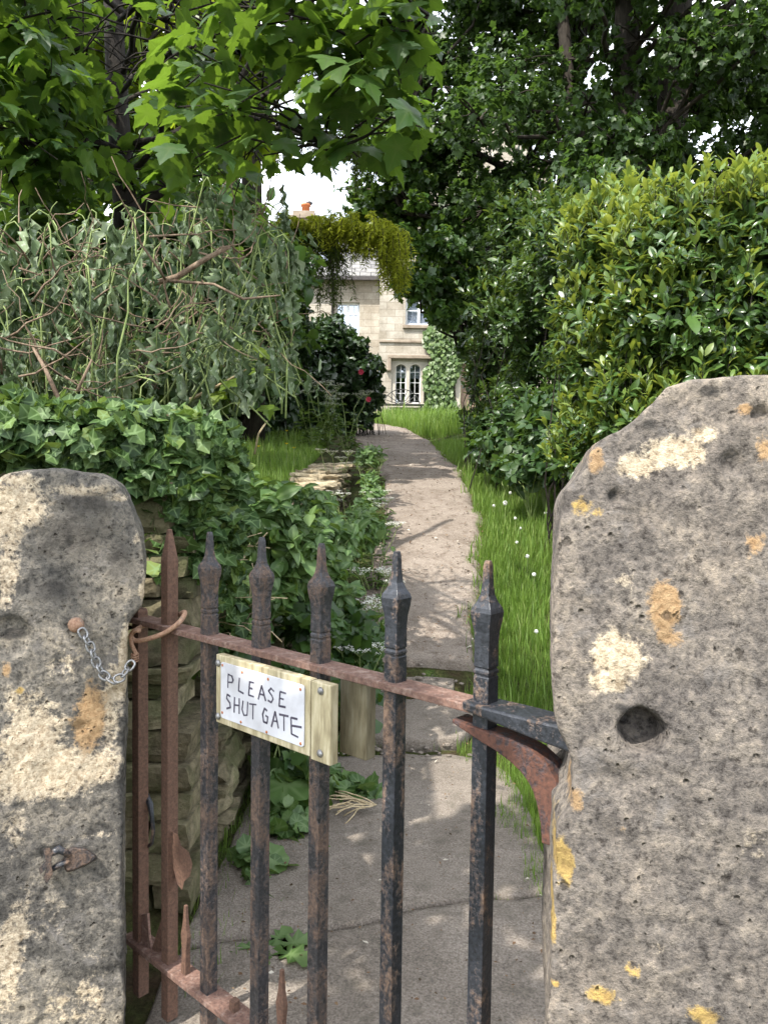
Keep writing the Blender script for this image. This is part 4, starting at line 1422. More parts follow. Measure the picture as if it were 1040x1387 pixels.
# chimney on the wing ridge
cxp = at(414, 300, WY + 2.5)
zc = cxp.z
mb = MB(); mb.box((cxp.x - .42, WY + 2.1, wzr - .7), (cxp.x + .36, WY + 2.9, zc - .02)); mb.box((cxp.x - .50, WY + 2.02, zc - .02), (cxp.x + .44, WY + 2.98, zc + .07)); mb.box((cxp.x - .40, WY + 2.1, zc + .07), (cxp.x + .34, WY + 2.9, zc + .24))
ch = mb.build('chimney', MATS['stained'], roof)
mb = MB(); mb.lathe((cxp.x, WY + 2.5, zc + .24), [(.15, 0), (.13, .25), (.17, .27), (.17, .33), (.12, .34)], 14); mb.build('chimney_pot', MATS['pot'], ch, smooth=True) if False else None
pot = mb.build('chimney_pot', MATS['pot'], house, smooth=True)
mb = MB(); mb.lathe((cxp.x + .12, WY + 2.5, zc + .58), [(.03, -.05), (.1, 0), (.12, .05), (.05, .1)], 12); mb.build('cowl', MATS['pipe'], house, smooth=True)
# skylight
sk0 = hx(428, WY + 1); sk1 = hx(446, WY + 1)
def roofpt(x, t, o): return (x, WY - .25 + 2.75 * t, wze + (wzr + .1 - wze) * t + o)
mb = MB(); mb.hexa([roofpt(sk0, .2, .01), roofpt(sk1, .2, .01), roofpt(sk1, .55, .01), roofpt(sk0, .55, .01), roofpt(sk0, .2, .07), roofpt(sk1, .2, .07), roofpt(sk1, .55, .07), roofpt(sk0, .55, .07)])
mb.build('skylight', MATS['curtain'], roof)

# creeper on the house wall
n = 5200
px = RNG.uniform(574, 634, n); py = RNG.uniform(440, 576, n)
keep = (px > 572 + 8 * np.sin(py * 0.12) + np.where(py < 500, 6, 0)) & (px < 618 + 6 * np.sin(py * .09 + 1) + np.where(py < 490, 14, 0))
px, py = px[keep], py[keep]
P = np.array([at(a, b, HY - 0.04 - abs(random.gauss(0, .09))) for a, b in zip(px, py)])
n = len(P)
D = np.stack([RNG.normal(0, .4, n), RNG.normal(-.3, .2, n), RNG.normal(-.9, .25, n)], 1)
N = np.stack([RNG.normal(-.1, .35, n), RNG.normal(-1, .2, n), RNG.normal(.5, .35, n)], 1)
cr = thing('creeper', 'green creeper covering the house wall beside the arched window', 'climbing plant', (hx(600, HY), HY - .1, HB))
cloud('foliage', MATS['creeper'], T_IVY, P, D, N, RNG.uniform(.08, .14, n), cr)
mb = MB()
for k in range(6):
    a = at(590 + 5 * k, 578, HY - .06); b = at(584 + 7 * k + random.uniform(-4, 4), random.uniform(450, 500), HY - .05)
    pts = bend(a, b, 0, 7, .012)
    mb.tube([Vector((p.x, HY - .05, p.z)) for p in pts], taper(.03, .01, 8), 5)
mb.build('stems', MATS['bark_pale'], cr)

# bench with fan-shaped iron back under the window, and a rounded boulder
bx, by = hx(545, 22.3), 22.3
bz = gzf(bx, by)
bench = thing('garden_bench', 'dark iron garden bench with fan shaped back under the arched window', 'bench', (bx, by, bz))
mb = MB()
for k in range(4): mb.box((bx - .62, by - .28 + .13 * k, bz + .43), (bx + .62, by - .19 + .13 * k, bz + .455))
mb.build('seat', MATS['bench_iron'], bench)
mb = MB()
for k in range(9):
    a = R(20 + 17.5 * k)
    mb.tube([(bx, by + .24, bz + .46), (bx + .50 * math.cos(a), by + .30, bz + .46 + .44 * math.sin(a))], .011, 5)
mb.tube([(bx + .52 * math.cos(R(a)), by + .30, bz + .46 + .46 * math.sin(R(a))) for a in range(5, 180, 10)], .014, 6)
mb.build('backrest', MATS['bench_iron'], bench)
for sx in (-.56, .56):
    for sy in (-.24, .22):
        mb = MB(); mb.tube([(bx + sx, by + sy, bz), (bx + sx * .97, by + sy, bz + .43)], .018, 6); mb.build('leg', MATS['bench_iron'], bench)
q = at(505, 574, 20.0); q.z = gzf(q.x, q.y)
bm = bmesh.new(); bmesh.ops.create_icosphere(bm, subdivisions=4, radius=0.30)
for v in bm.verts:
    v.co *= 1 + .12 * noise.noise(v.co * 4); v.co.z *= .75
    v.co += q + Vector((0, 0, .16))
me = bpy.data.meshes.new('boulder'); bm.to_mesh(me); bm.free(); me.polygons.foreach_set('use_smooth', [True] * len(me.polygons))
tag(link_mesh('boulder', me, MATS['stained'], None, q), 'rounded brown boulder beside the path in front of the house', 'boulder')

# ------------------------------------------------------------------ trees and shrubs
def tree(name, label, cat_, base, trunks, lumps, leaf, tmpl, mats, per=6, size=.11, tilt=95, limb_r=.035, group=None, bark='bark', shell=.25, spread=.12, jit=.35, mid=None):
    """trunks: list of (points, radii); lumps: (centre, radii, nodes, mat index)"""
    t = thing(name, label, cat_, base, group)
    for pts, rr in trunks:
        mb = MB(); mb.tube(pts, rr, 10); mb.build('trunk', MATS[bark], t, smooth=True)
    mb = MB()
    sets = {}
    tp = [Vector(p) for pts, _ in trunks for p in pts]
    for c, r, nn, mi in lumps:
        c = Vector(c)
        below = [p for p in tp if p.z < c.z + .2] or tp
        s = min(below, key=lambda p: (p - c).length + 0.5 * max(0, p.z - c.z))
        pts = bend(s, c, .06, 6, .03)
        mb.tube(pts, taper(limb_r, limb_r * .3, 7), 5)
        nodes, ax = lump_nodes(c, r, nn, shell)
        for k in range(min(9, nn)):
            i = random.randrange(nn)
            mb.tube(bend(c, nodes[i], .05, 3, .05), taper(limb_r * .35, limb_r * .1, 4), 4)
        w = whorl(nodes, ax, per, tilt, 22, spread, size, .25, jit)
        sets.setdefault(mi, []).append(w)
    mb.build('branches', MATS[bark], t, smooth=True)
    for mi, ss in sets.items():
        P, D, N, S = cat(*ss)
        D[:, 2] -= 0.25
        cloud('crown', MATS[mats[mi]], tmpl, P, D, N, S, t)
    return t


# --- big sycamores behind the right hedge
def curve(ps): return [at(*p) for p in ps]
SUNNY += [(at(430, 315, 8.8), .15), (at(490, 318, 8.7), .35), (at(545, 335, 8.6), .2), (Vector((-1.3, 8, 1.2)), .35), (Vector((-1.0, 6.6, 1.0)), .35),
          (Vector((-.95, 1.9, 1.3)), .35), (Vector((-.55, 1.95, 1.25)), .2), (Vector((.4, 4.5, .4)), .45), (Vector((.4, 5.3, .6)), .45), (Vector((1.0, 4.0, .2)), .4), (Vector((1.0, 5.5, .7)), .4), (at(40, 160, 6.4), .3), (at(10, 240, 6.2), .3), (at(330, 100, 6.5), .25), (at(250, 200, 6.4), .25)]
lumps = []
def region_lumps(n, fx, dr, rr, nn, mi=0):
    k = tries = 0
    while k < n:
        p = fx()
        if p is None: continue
        Y = random.uniform(*dr)
        c = at(p[0], p[1], Y)
        r = random.uniform(*rr)
        if shades(c, r * .8) and random.random() < .93:
            tries += 1
            if tries < 4000: continue
            break
        lumps.append((c, (r * 1.15, r * 1.1, r * .62), int(nn * r * r), mi))
        k += 1


def reg_main():
    x = random.uniform(640, 1300); y = random.uniform(-620, 330)
    return (x, y)
region_lumps(95, reg_main, (8.6, 12.5), (.5, .9), 230)
def reg_low():
    x = random.uniform(700, 1200); y = random.uniform(40, 270)
    return (x, y)
region_lumps(20, reg_low, (8.8, 11), (.35, .6), 150)
for q in range(14): lumps.append((at(random.uniform(930, 1090), random.uniform(20, 230), random.uniform(10.5, 12.5)), (.5, .5, .34), 90, 0))
base = at(862, 640, 10.2); base.z = gzf(base.x, base.y)
def tr(pts, r0, r1):
    ps = [base_pt(p) for p in pts]
    return ps, taper(r0, r1, len(ps))
def base_pt(p):
    q = at(*p)
    return q
t1 = [base, at(858, 420, 10.2), at(852, 250, 10.2), at(846, 100, 10.3), at(850, -80, 10.3), at(835, -350, 10.4)]
t1b = [at(852, 250, 10.2), at(800, 215, 10.5), at(770, 120, 10.7), at(760, 0, 10.8), at(720, -200, 11)]
t2 = [Vector((at(905, 640, 10.8).x, 10.8, gzf(at(905, 640, 10.8).x, 10.8))), at(905, 300, 10.8), at(912, 100, 10.8), at(925, -150, 10.9), at(940, -420, 11)]
tree('sycamore_tree', 'large dark sycamore with grey trunks rising behind the sunlit laurel hedge', 'tree', base,
     [(t1, [.24, .20, .18, .16, .13, .08]), (t1b, [.10, .10, .09, .08, .05]), (t2, [.26, .22, .2, .17, .1])], lumps, None, T_MAPLE_LO, ['bigtree', 'bigtree2'], 9, .074, 95, .045)
# --- spreading sycamore over the path on the right
lumps = []
def reg_left():
    x = random.uniform(470, 800); y = random.uniform(-350, 440)
    lim = np.interp(y, [-350, 0, 120, 200, 300, 380, 430], [480, 490, 500, 500, 535, 560, 590])
    if x < lim + (34 if y < 300 else 58): return None
    if x > 720 and y > 380: return None
    return (x, y)
region_lumps(26, lambda: (random.uniform(600, 900), random.uniform(-200, 190)), (10.5, 13), (.4, .7), 190)
for q in range(16): lumps.append((at(random.uniform(610, 700), random.uniform(230, 420), random.uniform(10.5, 12.5)), (.42, .4, .28), 60, 0))
region_lumps(104, reg_left, (10.5, 14.5), (.4, .75), 240)
def reg_edge():
    y = random.uniform(150, 420)
    lim = np.interp(y, [150, 220, 260, 320, 380, 420], [530, 500, 505, 540, 550, 585])
    return (lim + (random.uniform(2, 55) if y < 285 else random.uniform(30, 75)), y)
for q in range(20): lumps.append((at(random.uniform(472, 550), random.uniform(110, 295), random.uniform(10.5, 12.5)), (.28, .3, .2), 46, 1))
for q in range(10): lumps.append((at(random.uniform(632, 690), random.uniform(390, 500), random.uniform(10.5, 12)), (.26, .3, .2), 44, 0))
for q in range(24): lumps.append((at(random.uniform(545, 640), random.uniform(300, 432), random.uniform(10, 12.5)), (.24, .3, .18), 40, 1))
region_lumps(30, reg_edge, (10, 12.5), (.16, .3), 620, 1)
base = at(700, 560, 13); base.z = gzf(base.x, base.y)
t1 = [base, at(735, 350, 13), at(765, 250, 12.8), at(780, 120, 12.6), at(740, -100, 12.5), at(700, -250, 12.5)]
t1b = [at(765, 270, 12.8), at(700, 235, 12.4), at(640, 205, 12), at(560, 180, 11.6)]
t1c = [at(745, 330, 12.9), at(690, 310, 12.2), at(620, 300, 11.8), at(560, 290, 11.5)]
tree('sycamore_tree', 'spreading sycamore whose dark low boughs hang across the house front', 'tree', base,
     [(t1, [.2, .17, .15, .12, .08, .05]), (t1b, [.07, .06, .045, .02]), (t1c, [.07, .05, .04, .02])], lumps, None, T_MAPLE_LO, ['bigtree', 'bigtree2'], 9, .072, 95, .04)

# --- near sycamore sapling on the left with big leaves
def proj(c):
    q = M3.inverted() @ (Vector(c) - EYE)
    return 520 - FPX * q.x / q.z, 693.5 + FPX * q.y / q.z


def in_gap(c):
    """the opening over the path where the photograph shows roof and sky"""
    px, py = proj(c)
    return (py > 248 and px > 330 + .25 * max(0, 300 - py)) or (py > 300 and px > 200) or px > 585 + .1 * (200 - py)


def near_leaves(specs, size, per_node=4):
    Ps, Ds, Ns, Ss = [], [], [], []
    for node, n in specs:
        for k in range(n):
            az = random.uniform(0, 2 * math.pi)
            pet = random.uniform(.05, .11)
            o = Vector((math.cos(az), math.sin(az), random.uniform(-.1, .35)))
            p = Vector(node) + o * pet
            d = Vector((math.cos(az), math.sin(az), random.uniform(-1.25, -.15)))
            nn = Vector((random.gauss(0, .35) + .2 * math.cos(az), random.gauss(0, .35) + .2 * math.sin(az), 1))
            Ps.append(p); Ds.append(d); Ns.append(nn); Ss.append(size * random.uniform(.65, 1.2))
    return np.array(Ps), np.array(Ds), np.array(Ns), np.array(Ss)


sb = Vector((at(172, 500, 3.7).x, 3.7, gzf(-1.2, 3.7)))
syc = thing('sycamore_sapling', 'near young sycamore with dark stems and large lobed leaves overhanging the gate', 'tree', sb)
trunkpts = [sb, at(172, 400, 3.7), at(170, 280, 3.7), at(160, 150, 3.7), at(155, 40, 3.72), at(150, -120, 3.75), at(150, -420, 3.8)]
mb = MB(); mb.tube(trunkpts, [.07, .06, .055, .05, .045, .04, .02], 10); mb.build('trunk', MATS['bark_dark'], syc, smooth=True)
mb = MB()
limbs = [[(160, 170, 3.7), (110, 90, 3.4), (60, 0, 3.2), (20, -90, 3.0)], [(165, 250, 3.7), (100, 160, 3.4), (50, 110, 3.1), (-20, 60, 2.9)],
         [(170, 270, 3.7), (225, 150, 3.3), (232, 60, 3.1), (240, -60, 2.9)], [(170, 300, 3.7), (250, 240, 3.6), (320, 120, 3.5), (360, 0, 3.3), (380, -100, 3.2)],
         [(160, 200, 3.7), (300, 160, 3.0), (420, 110, 2.5), (520, 60, 2.2), (580, 20, 2.1)], [(160, 120, 3.7), (260, 60, 3.0), (380, 20, 2.5), (480, -30, 2.2)],
         [(168, 200, 3.7), (300, 165, 3.0), (400, 175, 2.6), (450, 205, 2.4)], [(160, 20, 3.7), (90, -80, 3.2), (-40, -60, 2.7)], [(168, 200, 3.6), (60, 200, 3.1), (-60, 160, 2.8)],
         [(155, 40, 3.7), (250, -60, 3.0), (420, -110, 2.4), (560, -90, 2.2)], [(160, 100, 3.7), (190, 20, 3.2), (190, -80, 3.0)]]
specs = []
mb.tube([(-1.3, 3.6, 3.5), (-1.35, 2.6, 3.35), (-1.3, 1.5, 3.2), (-1.25, .2, 3.05)], [.03, .025, .018, .006], 6)  # unseen overhead limb, added to carry the shading leaf clusters
for li, l in enumerate(limbs):
    pts = [at(*p) for p in l]
    dense = []
    for a, b in zip(pts[:-1], pts[1:]):
        for k in range(4): dense.append(a.lerp(b, k / 4) + Vector((random.gauss(0, .012), random.gauss(0, .012), random.gauss(0, .012))))
    dense.append(pts[-1])
    if False: pass
    mb.tube(dense, taper(.024 if li == 3 else .016, .004, len(dense)), 6)
    for i in range(3, len(dense)):
        for s in range(6):
            L_ = random.uniform(.12, .45)
            d = Vector((random.gauss(0, 1), random.gauss(0, 1), random.gauss(-.1, .5))).normalized()
            e = dense[i] + d * L_
            if in_gap(e) or in_gap(dense[i]) or (random.random() < .22): continue
            mb.tube(bend(dense[i], e, .08, 3, .03), taper(.005, .0022, 4), 4)
            specs.append((e, random.choice([6, 7, 8])))
            specs.append((dense[i].lerp(e, .5), 2))
mb.build('branches', MATS['bark_dark'], syc, smooth=True)
for k in range(70):      # unseen crown clusters added above the frame to shade the near path and gate
    c = Vector((random.uniform(-1.55, -1.0), random.uniform(-.25, .9), random.uniform(2.8, 3.3)))
    specs.append((c, 14))
over = [(-1.3, 3.4, 3.4), (-1.5, 2.4, 3.2), (-1.6, 1.4, 3.1), (-1.6, .5, 3.05)]
P, D, N, S = near_leaves(specs, .088)
keep = np.ones(len(P), bool)
M3i = M3.inverted()
for i, p in enumerate(P):
    c = Vector(p) + Vector(D[i]).normalized() * .07
    q = M3i @ (c - EYE)
    if q.z < 0:
        px, py = 520 - FPX * q.x / q.z, 693.5 + FPX * q.y / q.z
        if py > 262 and px > 330 + .25 * max(0, 300 - py): keep[i] = False
        if py > 300 and px > 200: keep[i] = False
        if px > 590 + .1 * (200 - py) : keep[i] = False
    # light gap: the sapling does not shade the sunny stretch of path or the house side of the lawn
    if q.z < 0 and abs(px - 163) < 20 and py < 330 and c.y < 3.6 and random.random() < .72: keep[i] = False
    if shades(c, .08): keep[i] = False
P, D, N, S = P[keep], D[keep], N[keep], S[keep]
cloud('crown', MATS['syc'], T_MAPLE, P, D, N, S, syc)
print('sapling leaves', len(P))

# --- sunlit leafy tree behind the sapling on the far left, and one filling behind
lumps = []
def reg_bl():
    return (random.uniform(-250, 330), random.uniform(-400, 250))
region_lumps(62, reg_bl, (6.0, 8.5), (.4, .75), 170, 0)
region_lumps(14, lambda: (random.uniform(240, 440), random.uniform(-350, 90)), (6.2, 8), (.35, .6), 170, 0)
for a in ((315, 140, 6.3), (325, 90, 6.2), (300, 175, 6.5), (290, 60, 6.1)): lumps.append((at(*a), (.36, .36, .26), 60, 0))  # extra leaf clumps added here to cast shade across the far path
base = at(40, 600, 7.5); base.z = gzf(base.x, base.y)
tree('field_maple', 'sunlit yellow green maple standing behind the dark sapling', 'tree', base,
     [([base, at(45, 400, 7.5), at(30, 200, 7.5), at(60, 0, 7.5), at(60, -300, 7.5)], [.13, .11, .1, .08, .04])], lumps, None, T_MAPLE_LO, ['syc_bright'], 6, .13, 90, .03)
lumps = []
region_lumps(30, lambda: (random.uniform(-250, 330), random.uniform(230, 520)), (5.0, 6.6), (.3, .5), 200, 0)
region_lumps(8, lambda: (random.uniform(-200, 60), random.uniform(200, 480)), (4.6, 5.6), (.3, .45), 200, 0)
region_lumps(18, lambda: (random.uniform(-20, 330), random.uniform(215, 350)), (5.6, 7.2), (.3, .45), 210, 0)
region_lumps(10, lambda: (random.uniform(300, 400), random.uniform(330, 520)), (6.6, 8.0), (.25, .4), 220, 0)
base = at(200, 620, 6); base.z = gzf(base.x, base.y)
tree('elder_bush', 'dark leafy elder bush filling the bank behind the wilted stems', 'bush', base,
     [([base, at(210, 500, 6), at(180, 380, 6), at(160, 250, 6)], [.07, .05, .04, .02]), ([base, at(290, 480, 6.4), at(340, 380, 6.8)], [.05, .04, .02])], lumps, None, T_BROAD, ['elder'], 7, .10, 75, .016)

# --- conifer with drooping golden bough
cb = at(343, 600, 9.0); cb.z = gzf(cb.x, cb.y)
con = thing('conifer', 'golden green conifer with one drooping bough stretched across the house roof', 'tree', cb)
mb = MB(); mb.tube([cb, at(343, 420, 9), at(341, 250, 9), at(338, 60, 9), at(335, -250, 9)], [.14, .13, .115, .10, .05], 12); mb.build('trunk', MATS['bark'], con, smooth=True)
mb = MB()
sprays = {0: [], 1: []}
def bough(pts, hang, nsp, mi, wid=.35):
    ps = [at(*p) for p in pts]
    dense = []
    for a, b in zip(ps[:-1], ps[1:]):
        for k in range(5): dense.append(a.lerp(b, k / 5))
    dense.append(ps[-1])
    mb.tube(dense, taper(.035, .008, len(dense)), 6)
    for k in range(nsp):
        i = random.randrange(2, len(dense))
        s = dense[i] + Vector((random.gauss(0, .03), random.gauss(0, wid * .5), random.gauss(0.02, .05)))
        Lh = random.uniform(.35, 1.0) * hang(i / (len(dense) - 1))
        side = Vector((random.gauss(.15, .3), random.gauss(0, .3), 0))
        m = max(5, int(Lh / .016))
        prev = s
        twig = [s]
        for j in range(m):
            t = j / m
            q = s + side * Lh * (1 - (1 - t) ** 2) * .6 + Vector((0, 0, .10 * Lh * math.sin(math.pi * min(1, t * 1.2)) - Lh * t * t * .95))
            twig.append(q)
            for w_ in range(3):
                a = random.uniform(0, 6.28)
                sprays[mi].append((q, (math.cos(a), math.sin(a), random.uniform(-1.2, .15)), (random.gauss(0, .5), random.gauss(0, .5), 1), random.uniform(.04, .085)))
        mb.tube(twig[::max(1, m // 4)], .003, 3)
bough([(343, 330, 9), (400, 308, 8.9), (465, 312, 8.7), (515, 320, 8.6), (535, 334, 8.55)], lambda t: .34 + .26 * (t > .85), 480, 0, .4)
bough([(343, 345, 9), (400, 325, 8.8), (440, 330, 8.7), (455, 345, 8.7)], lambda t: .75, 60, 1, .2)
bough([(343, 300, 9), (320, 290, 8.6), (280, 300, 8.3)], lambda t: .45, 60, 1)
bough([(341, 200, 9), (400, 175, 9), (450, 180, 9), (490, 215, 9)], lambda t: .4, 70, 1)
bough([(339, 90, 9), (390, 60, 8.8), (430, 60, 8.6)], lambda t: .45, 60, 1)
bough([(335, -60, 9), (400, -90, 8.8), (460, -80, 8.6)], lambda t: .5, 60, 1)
mb.build('branches', MATS['bark'], con, smooth=True)
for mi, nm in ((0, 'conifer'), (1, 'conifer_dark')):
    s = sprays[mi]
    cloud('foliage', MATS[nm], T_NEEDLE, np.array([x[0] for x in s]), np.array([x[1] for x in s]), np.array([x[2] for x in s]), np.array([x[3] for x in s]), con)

# --- hedges
def hedge(name, label, cat_, lps, tmpl, mat, size, per=8, tilt=58, tipmat=None, tip_n=0, length=.10, base=None, ttop=None, jit=.25, twig=True):
    c0 = lps[0][0]
    base = base or Vector((c0.x, c0.y, gzf(c0.x, c0.y)))
    t = thing(name, label, cat_, base)
    sets = []; tips = []
    mb = MB()
    more = []
    for c, r, nn in lps:
        more.append((c, [q * .93 for q in r], nn))
        for k in range(7):
            d = Vector((random.gauss(0, 1), random.gauss(-.4, 1), random.gauss(.3, 1))).normalized()
            f = random.uniform(.25, .42)
            more.append((c + Vector((d.x * r[0], d.y * r[1], d.z * r[2])) * .88, [q * f for q in r], max(10, int(nn * f * f * 1.1))))
    for c, r, nn in more:
        nodes, ax = lump_nodes(c, r, nn, .45)
        sets.append(whorl(nodes, ax, per, tilt, 18, length, size, .22, jit))
        for k in range(3):
            i = random.randrange(nn)
            mb.tube(bend(Vector((c.x + random.gauss(0, .12), c.y + .5 * r[1] + random.gauss(0, .1), gzf(c.x, c.y))), nodes[i], .04, 5, .025), taper(.008, .002, 6), 4)
        if tip_n:
            nodes, ax = lump_nodes(c, [q * 1.03 for q in r], tip_n, .9)
            sel = (nodes[:, 2] > c.z + .15 * r[2]) | (RNG.random(len(nodes)) < .25)
            nodes, ax = nodes[sel], ax[sel]
            ax = nrmz(ax + np.array([[0, 0, 1.1]]))
            for i in range(len(nodes)):
                mb.tube([nodes[i], nodes[i] + ax[i] * .12], .0025, 3)
            tips.append(whorl(nodes + ax * .09, ax, 9, 34, 12, .20, size * .9, .2, .15))
    mb.build('stems', MATS['bark_dark'], t)
    P, D, N, S = cat(*sets)
    cloud('foliage', MATS[mat], tmpl, P, D, N, S, t)
    if tips:
        P, D, N, S = cat(*tips)
        cloud('young_shoots', MATS[tipmat], tmpl, P, D, N, S, t)
    return t


hedge('laurel_hedge', 'bright sunlit laurel hedge with yellow green shoots above the tall lichened gatepost', 'hedge',
      [(at(955, 385, 4.6), (.60, .5, .42), 340), (at(1080, 380, 4.5), (.6, .5, .48), 300), (at(880, 420, 4.8), (.42, .45, .45), 260), (at(990, 460, 4.5), (.6, .45, .4), 330),
       (at(870, 530, 4.9), (.4, .4, .35), 220), (at(960, 590, 4.6), (.6, .5, .4), 260), (at(1120, 480, 4.4), (.6, .5, .5), 260), (at(1200, 430, 4.4), (.7, .6, .6), 240), (at(1000, 680, 4.7), (.8, .5, .4), 260), (at(850, 600, 4.9), (.42, .4, .34), 260), (at(900, 640, 4.7), (.5, .4, .34), 260), (at(830, 470, 5.2), (.36, .4, .36), 220), (at(1010, 340, 4.6), (.4, .4, .25), 150), (at(830, 330, 5.3), (.22, .3, .2), 80),
       (at(850, 360, 5.2), (.33, .4, .28), 160)],
      T_LAUREL, 'laurel', .074, 11, 58, 'laurel_tip', 34)
hedge('evergreen_hedge', 'darker evergreen hedge leaning over the right edge of the path', 'hedge',
      [(at(760, 400, 7.0), (.62, .6, .62), 420), (at(715, 430, 8.0), (.6, .6, .7), 420), (at(672, 520, 8.6), (.34, .5, .6), 300), (at(740, 540, 7.2), (.6, .5, .5), 360), (at(800, 500, 6.2), (.4, .4, .4), 260),
       (at(720, 330, 8.0), (.5, .5, .35), 240), (at(820, 320, 6.9), (.35, .4, .3), 170), (at(705, 580, 8.0), (.45, .4, .3), 200), (at(780, 600, 6.6), (.5, .4, .3), 260), (at(820, 560, 6.2), (.4, .4, .35), 240)],
      T_LAUREL, 'laurel_dark', .078, 10, 60, 'laurel', 10)

hedge('boundary_hedge', 'distant dark boundary hedge closing the far side of the left lawn', 'hedge',
      [(Vector((-9.5 + 1.25 * k, 14.5 + .3 * math.sin(k * 2.1), 2.3)), (.95, .7, 1.2 + .2 * math.sin(k * 1.7)), 330) for k in range(6)], T_BROAD, 'elder', .15, 7, 62)
# bramble skirt under the hedge
sets = []; mb = MB()
bb = at(730, 640, 5.6); bb.z = gzf(bb.x, bb.y)
br_t = thing('bramble', 'low green bramble spilling from the foot of the dark hedge', 'bramble', bb)
for px, py, Y, r, nn in ((690, 600, 6.6, (.28, .3, .22), 160), (740, 605, 5.9, (.3, .3, .25), 190), (790, 600, 5.4, (.25, .3, .25), 160), (660, 615, 7.2, (.2, .25, .16), 110), (770, 560, 5.9, (.3, .3, .25), 150), (715, 570, 6.6, (.3, .3, .25), 150), (720, 635, 5.8, (.3, .25, .12), 110), (650, 590, 8, (.14, .3, .25), 90)):
    c = at(px, py, Y)
    nodes, ax = lump_nodes(c, r, nn, .5)
    sets.append(whorl(nodes, ax, 3, 80, 15, .02, .075, .25, .25))
    for k in range(6): mb.tube(bend(Vector((c.x, c.y, gzf(c.x, c.y))), nodes[random.randrange(nn)], .2, 5, .03), taper(.005, .002, 6), 4)
mb.build('canes', MATS['stem'], br_t)
P, D, N, S = cat(*sets); cloud('foliage', MATS['bramble'], T_BROAD, P, D, N, S, br_t)

# dark flowering shrub in front of the house, and dark bush at its left
t = hedge('flowering_shrub', 'dark flowering shrub with pink blooms beside the far end of the path', 'shrub',
          [(at(440, 500, 12.5), (.7, .6, .6), 420), (at(476, 512, 12.4), (.42, .5, .5), 330), (at(400, 520, 11.5), (.6, .5, .6), 360), (at(455, 465, 12.8), (.4, .4, .35), 220), (at(400, 575, 11.2), (.6, .5, .35), 240), (at(425, 572, 12), (.45, .4, .35), 220), (at(470, 562, 12.4), (.34, .3, .26), 190), (at(440, 600, 11.6), (.4, .3, .2), 150), (at(496, 530, 12.6), (.24, .3, .26), 160), (at(370, 450, 11), (.5, .5, .5), 260), (at(345, 540, 10), (.5, .4, .5), 300), (at(300, 540, 9), (.5, .4, .4), 260)],
          T_BROAD, 'rhodo', .10, 7, 62)
for px, py in ((489, 504), (499, 541), (372, 450)):
    mb = MB(); c = at(px, py, 11.7 if px > 450 else 10.8)
    for k in range(9):
        a = k * .7; d = Vector((math.cos(a), -.5 + .3 * math.sin(k), math.sin(a)))
        e = c + d * .045
        mb.add([c, c + d.cross(Vector((0, 1, 0))) * .02 + d * .03, e, c - d.cross(Vector((0, 1, 0))) * .02 + d * .03], [(0, 1, 2, 3)])
    mb.build('flower', MATS['red'], t)

# ------------------------------------------------------------------ ivy on the roadside wall
ivy = thing('ivy', 'glossy green ivy tumbling over the rubble wall beside the dark gatepost', 'ivy', (-0.9, 1.9, 1.2))
sets = []; mb = MB()
def ivy_lump(px, py, Y, r, nn):
    c = at(px, py, Y)
    nodes, ax = lump_nodes(c, r, nn, .55)
    sets.append(whorl(nodes, nrmz(ax * np.array([[1, 1, .9]]) + np.array([[-.05, -.5, .35]])), 4, 62, 24, .025, .037, .3, .35))
    for k in range(8):
        i, j = random.randrange(nn), random.randrange(nn)
        mb.tube(bend(nodes[i], nodes[j], .1, 4, .05), .0022, 4)
for a in ((40, 585, 1.86, (.15, .14, .07), 190), (110, 592, 1.88, (.15, .15, .075), 210), (180, 592, 1.9, (.14, .15, .07), 210), (240, 600, 1.95, (.13, .15, .075), 200), (285, 605, 2.05, (.07, .12, .07), 100),
          (230, 650, 1.92, (.12, .12, .12), 170), (285, 680, 2.0, (.10, .12, .13), 130), (245, 720, 1.95, (.10, .1, .13), 130), (170, 630, 1.86, (.1, .08, .06), 60), (215, 760, 1.92, (.07, .08, .10), 90), (290, 760, 2.1, (.09, .1, .12), 90),
          (60, 620, 1.86, (.12, .08, .04), 80), (-60, 570, 1.86, (.15, .14, .08), 100), (300, 640, 2.15, (.08, .1, .09), 70), (250, 810, 2.05, (.07, .08, .1), 70), (320, 830, 2.3, (.08, .1, .1), 60)):
    ivy_lump(*a)
mb.build('stems', MATS['twig'], ivy)
P, D, N, S = cat(*sets); D[:, 2] -= .35
cloud('foliage', MATS['ivy'], T_IVY, P, D, N, np.clip(S, .02, .05), ivy)

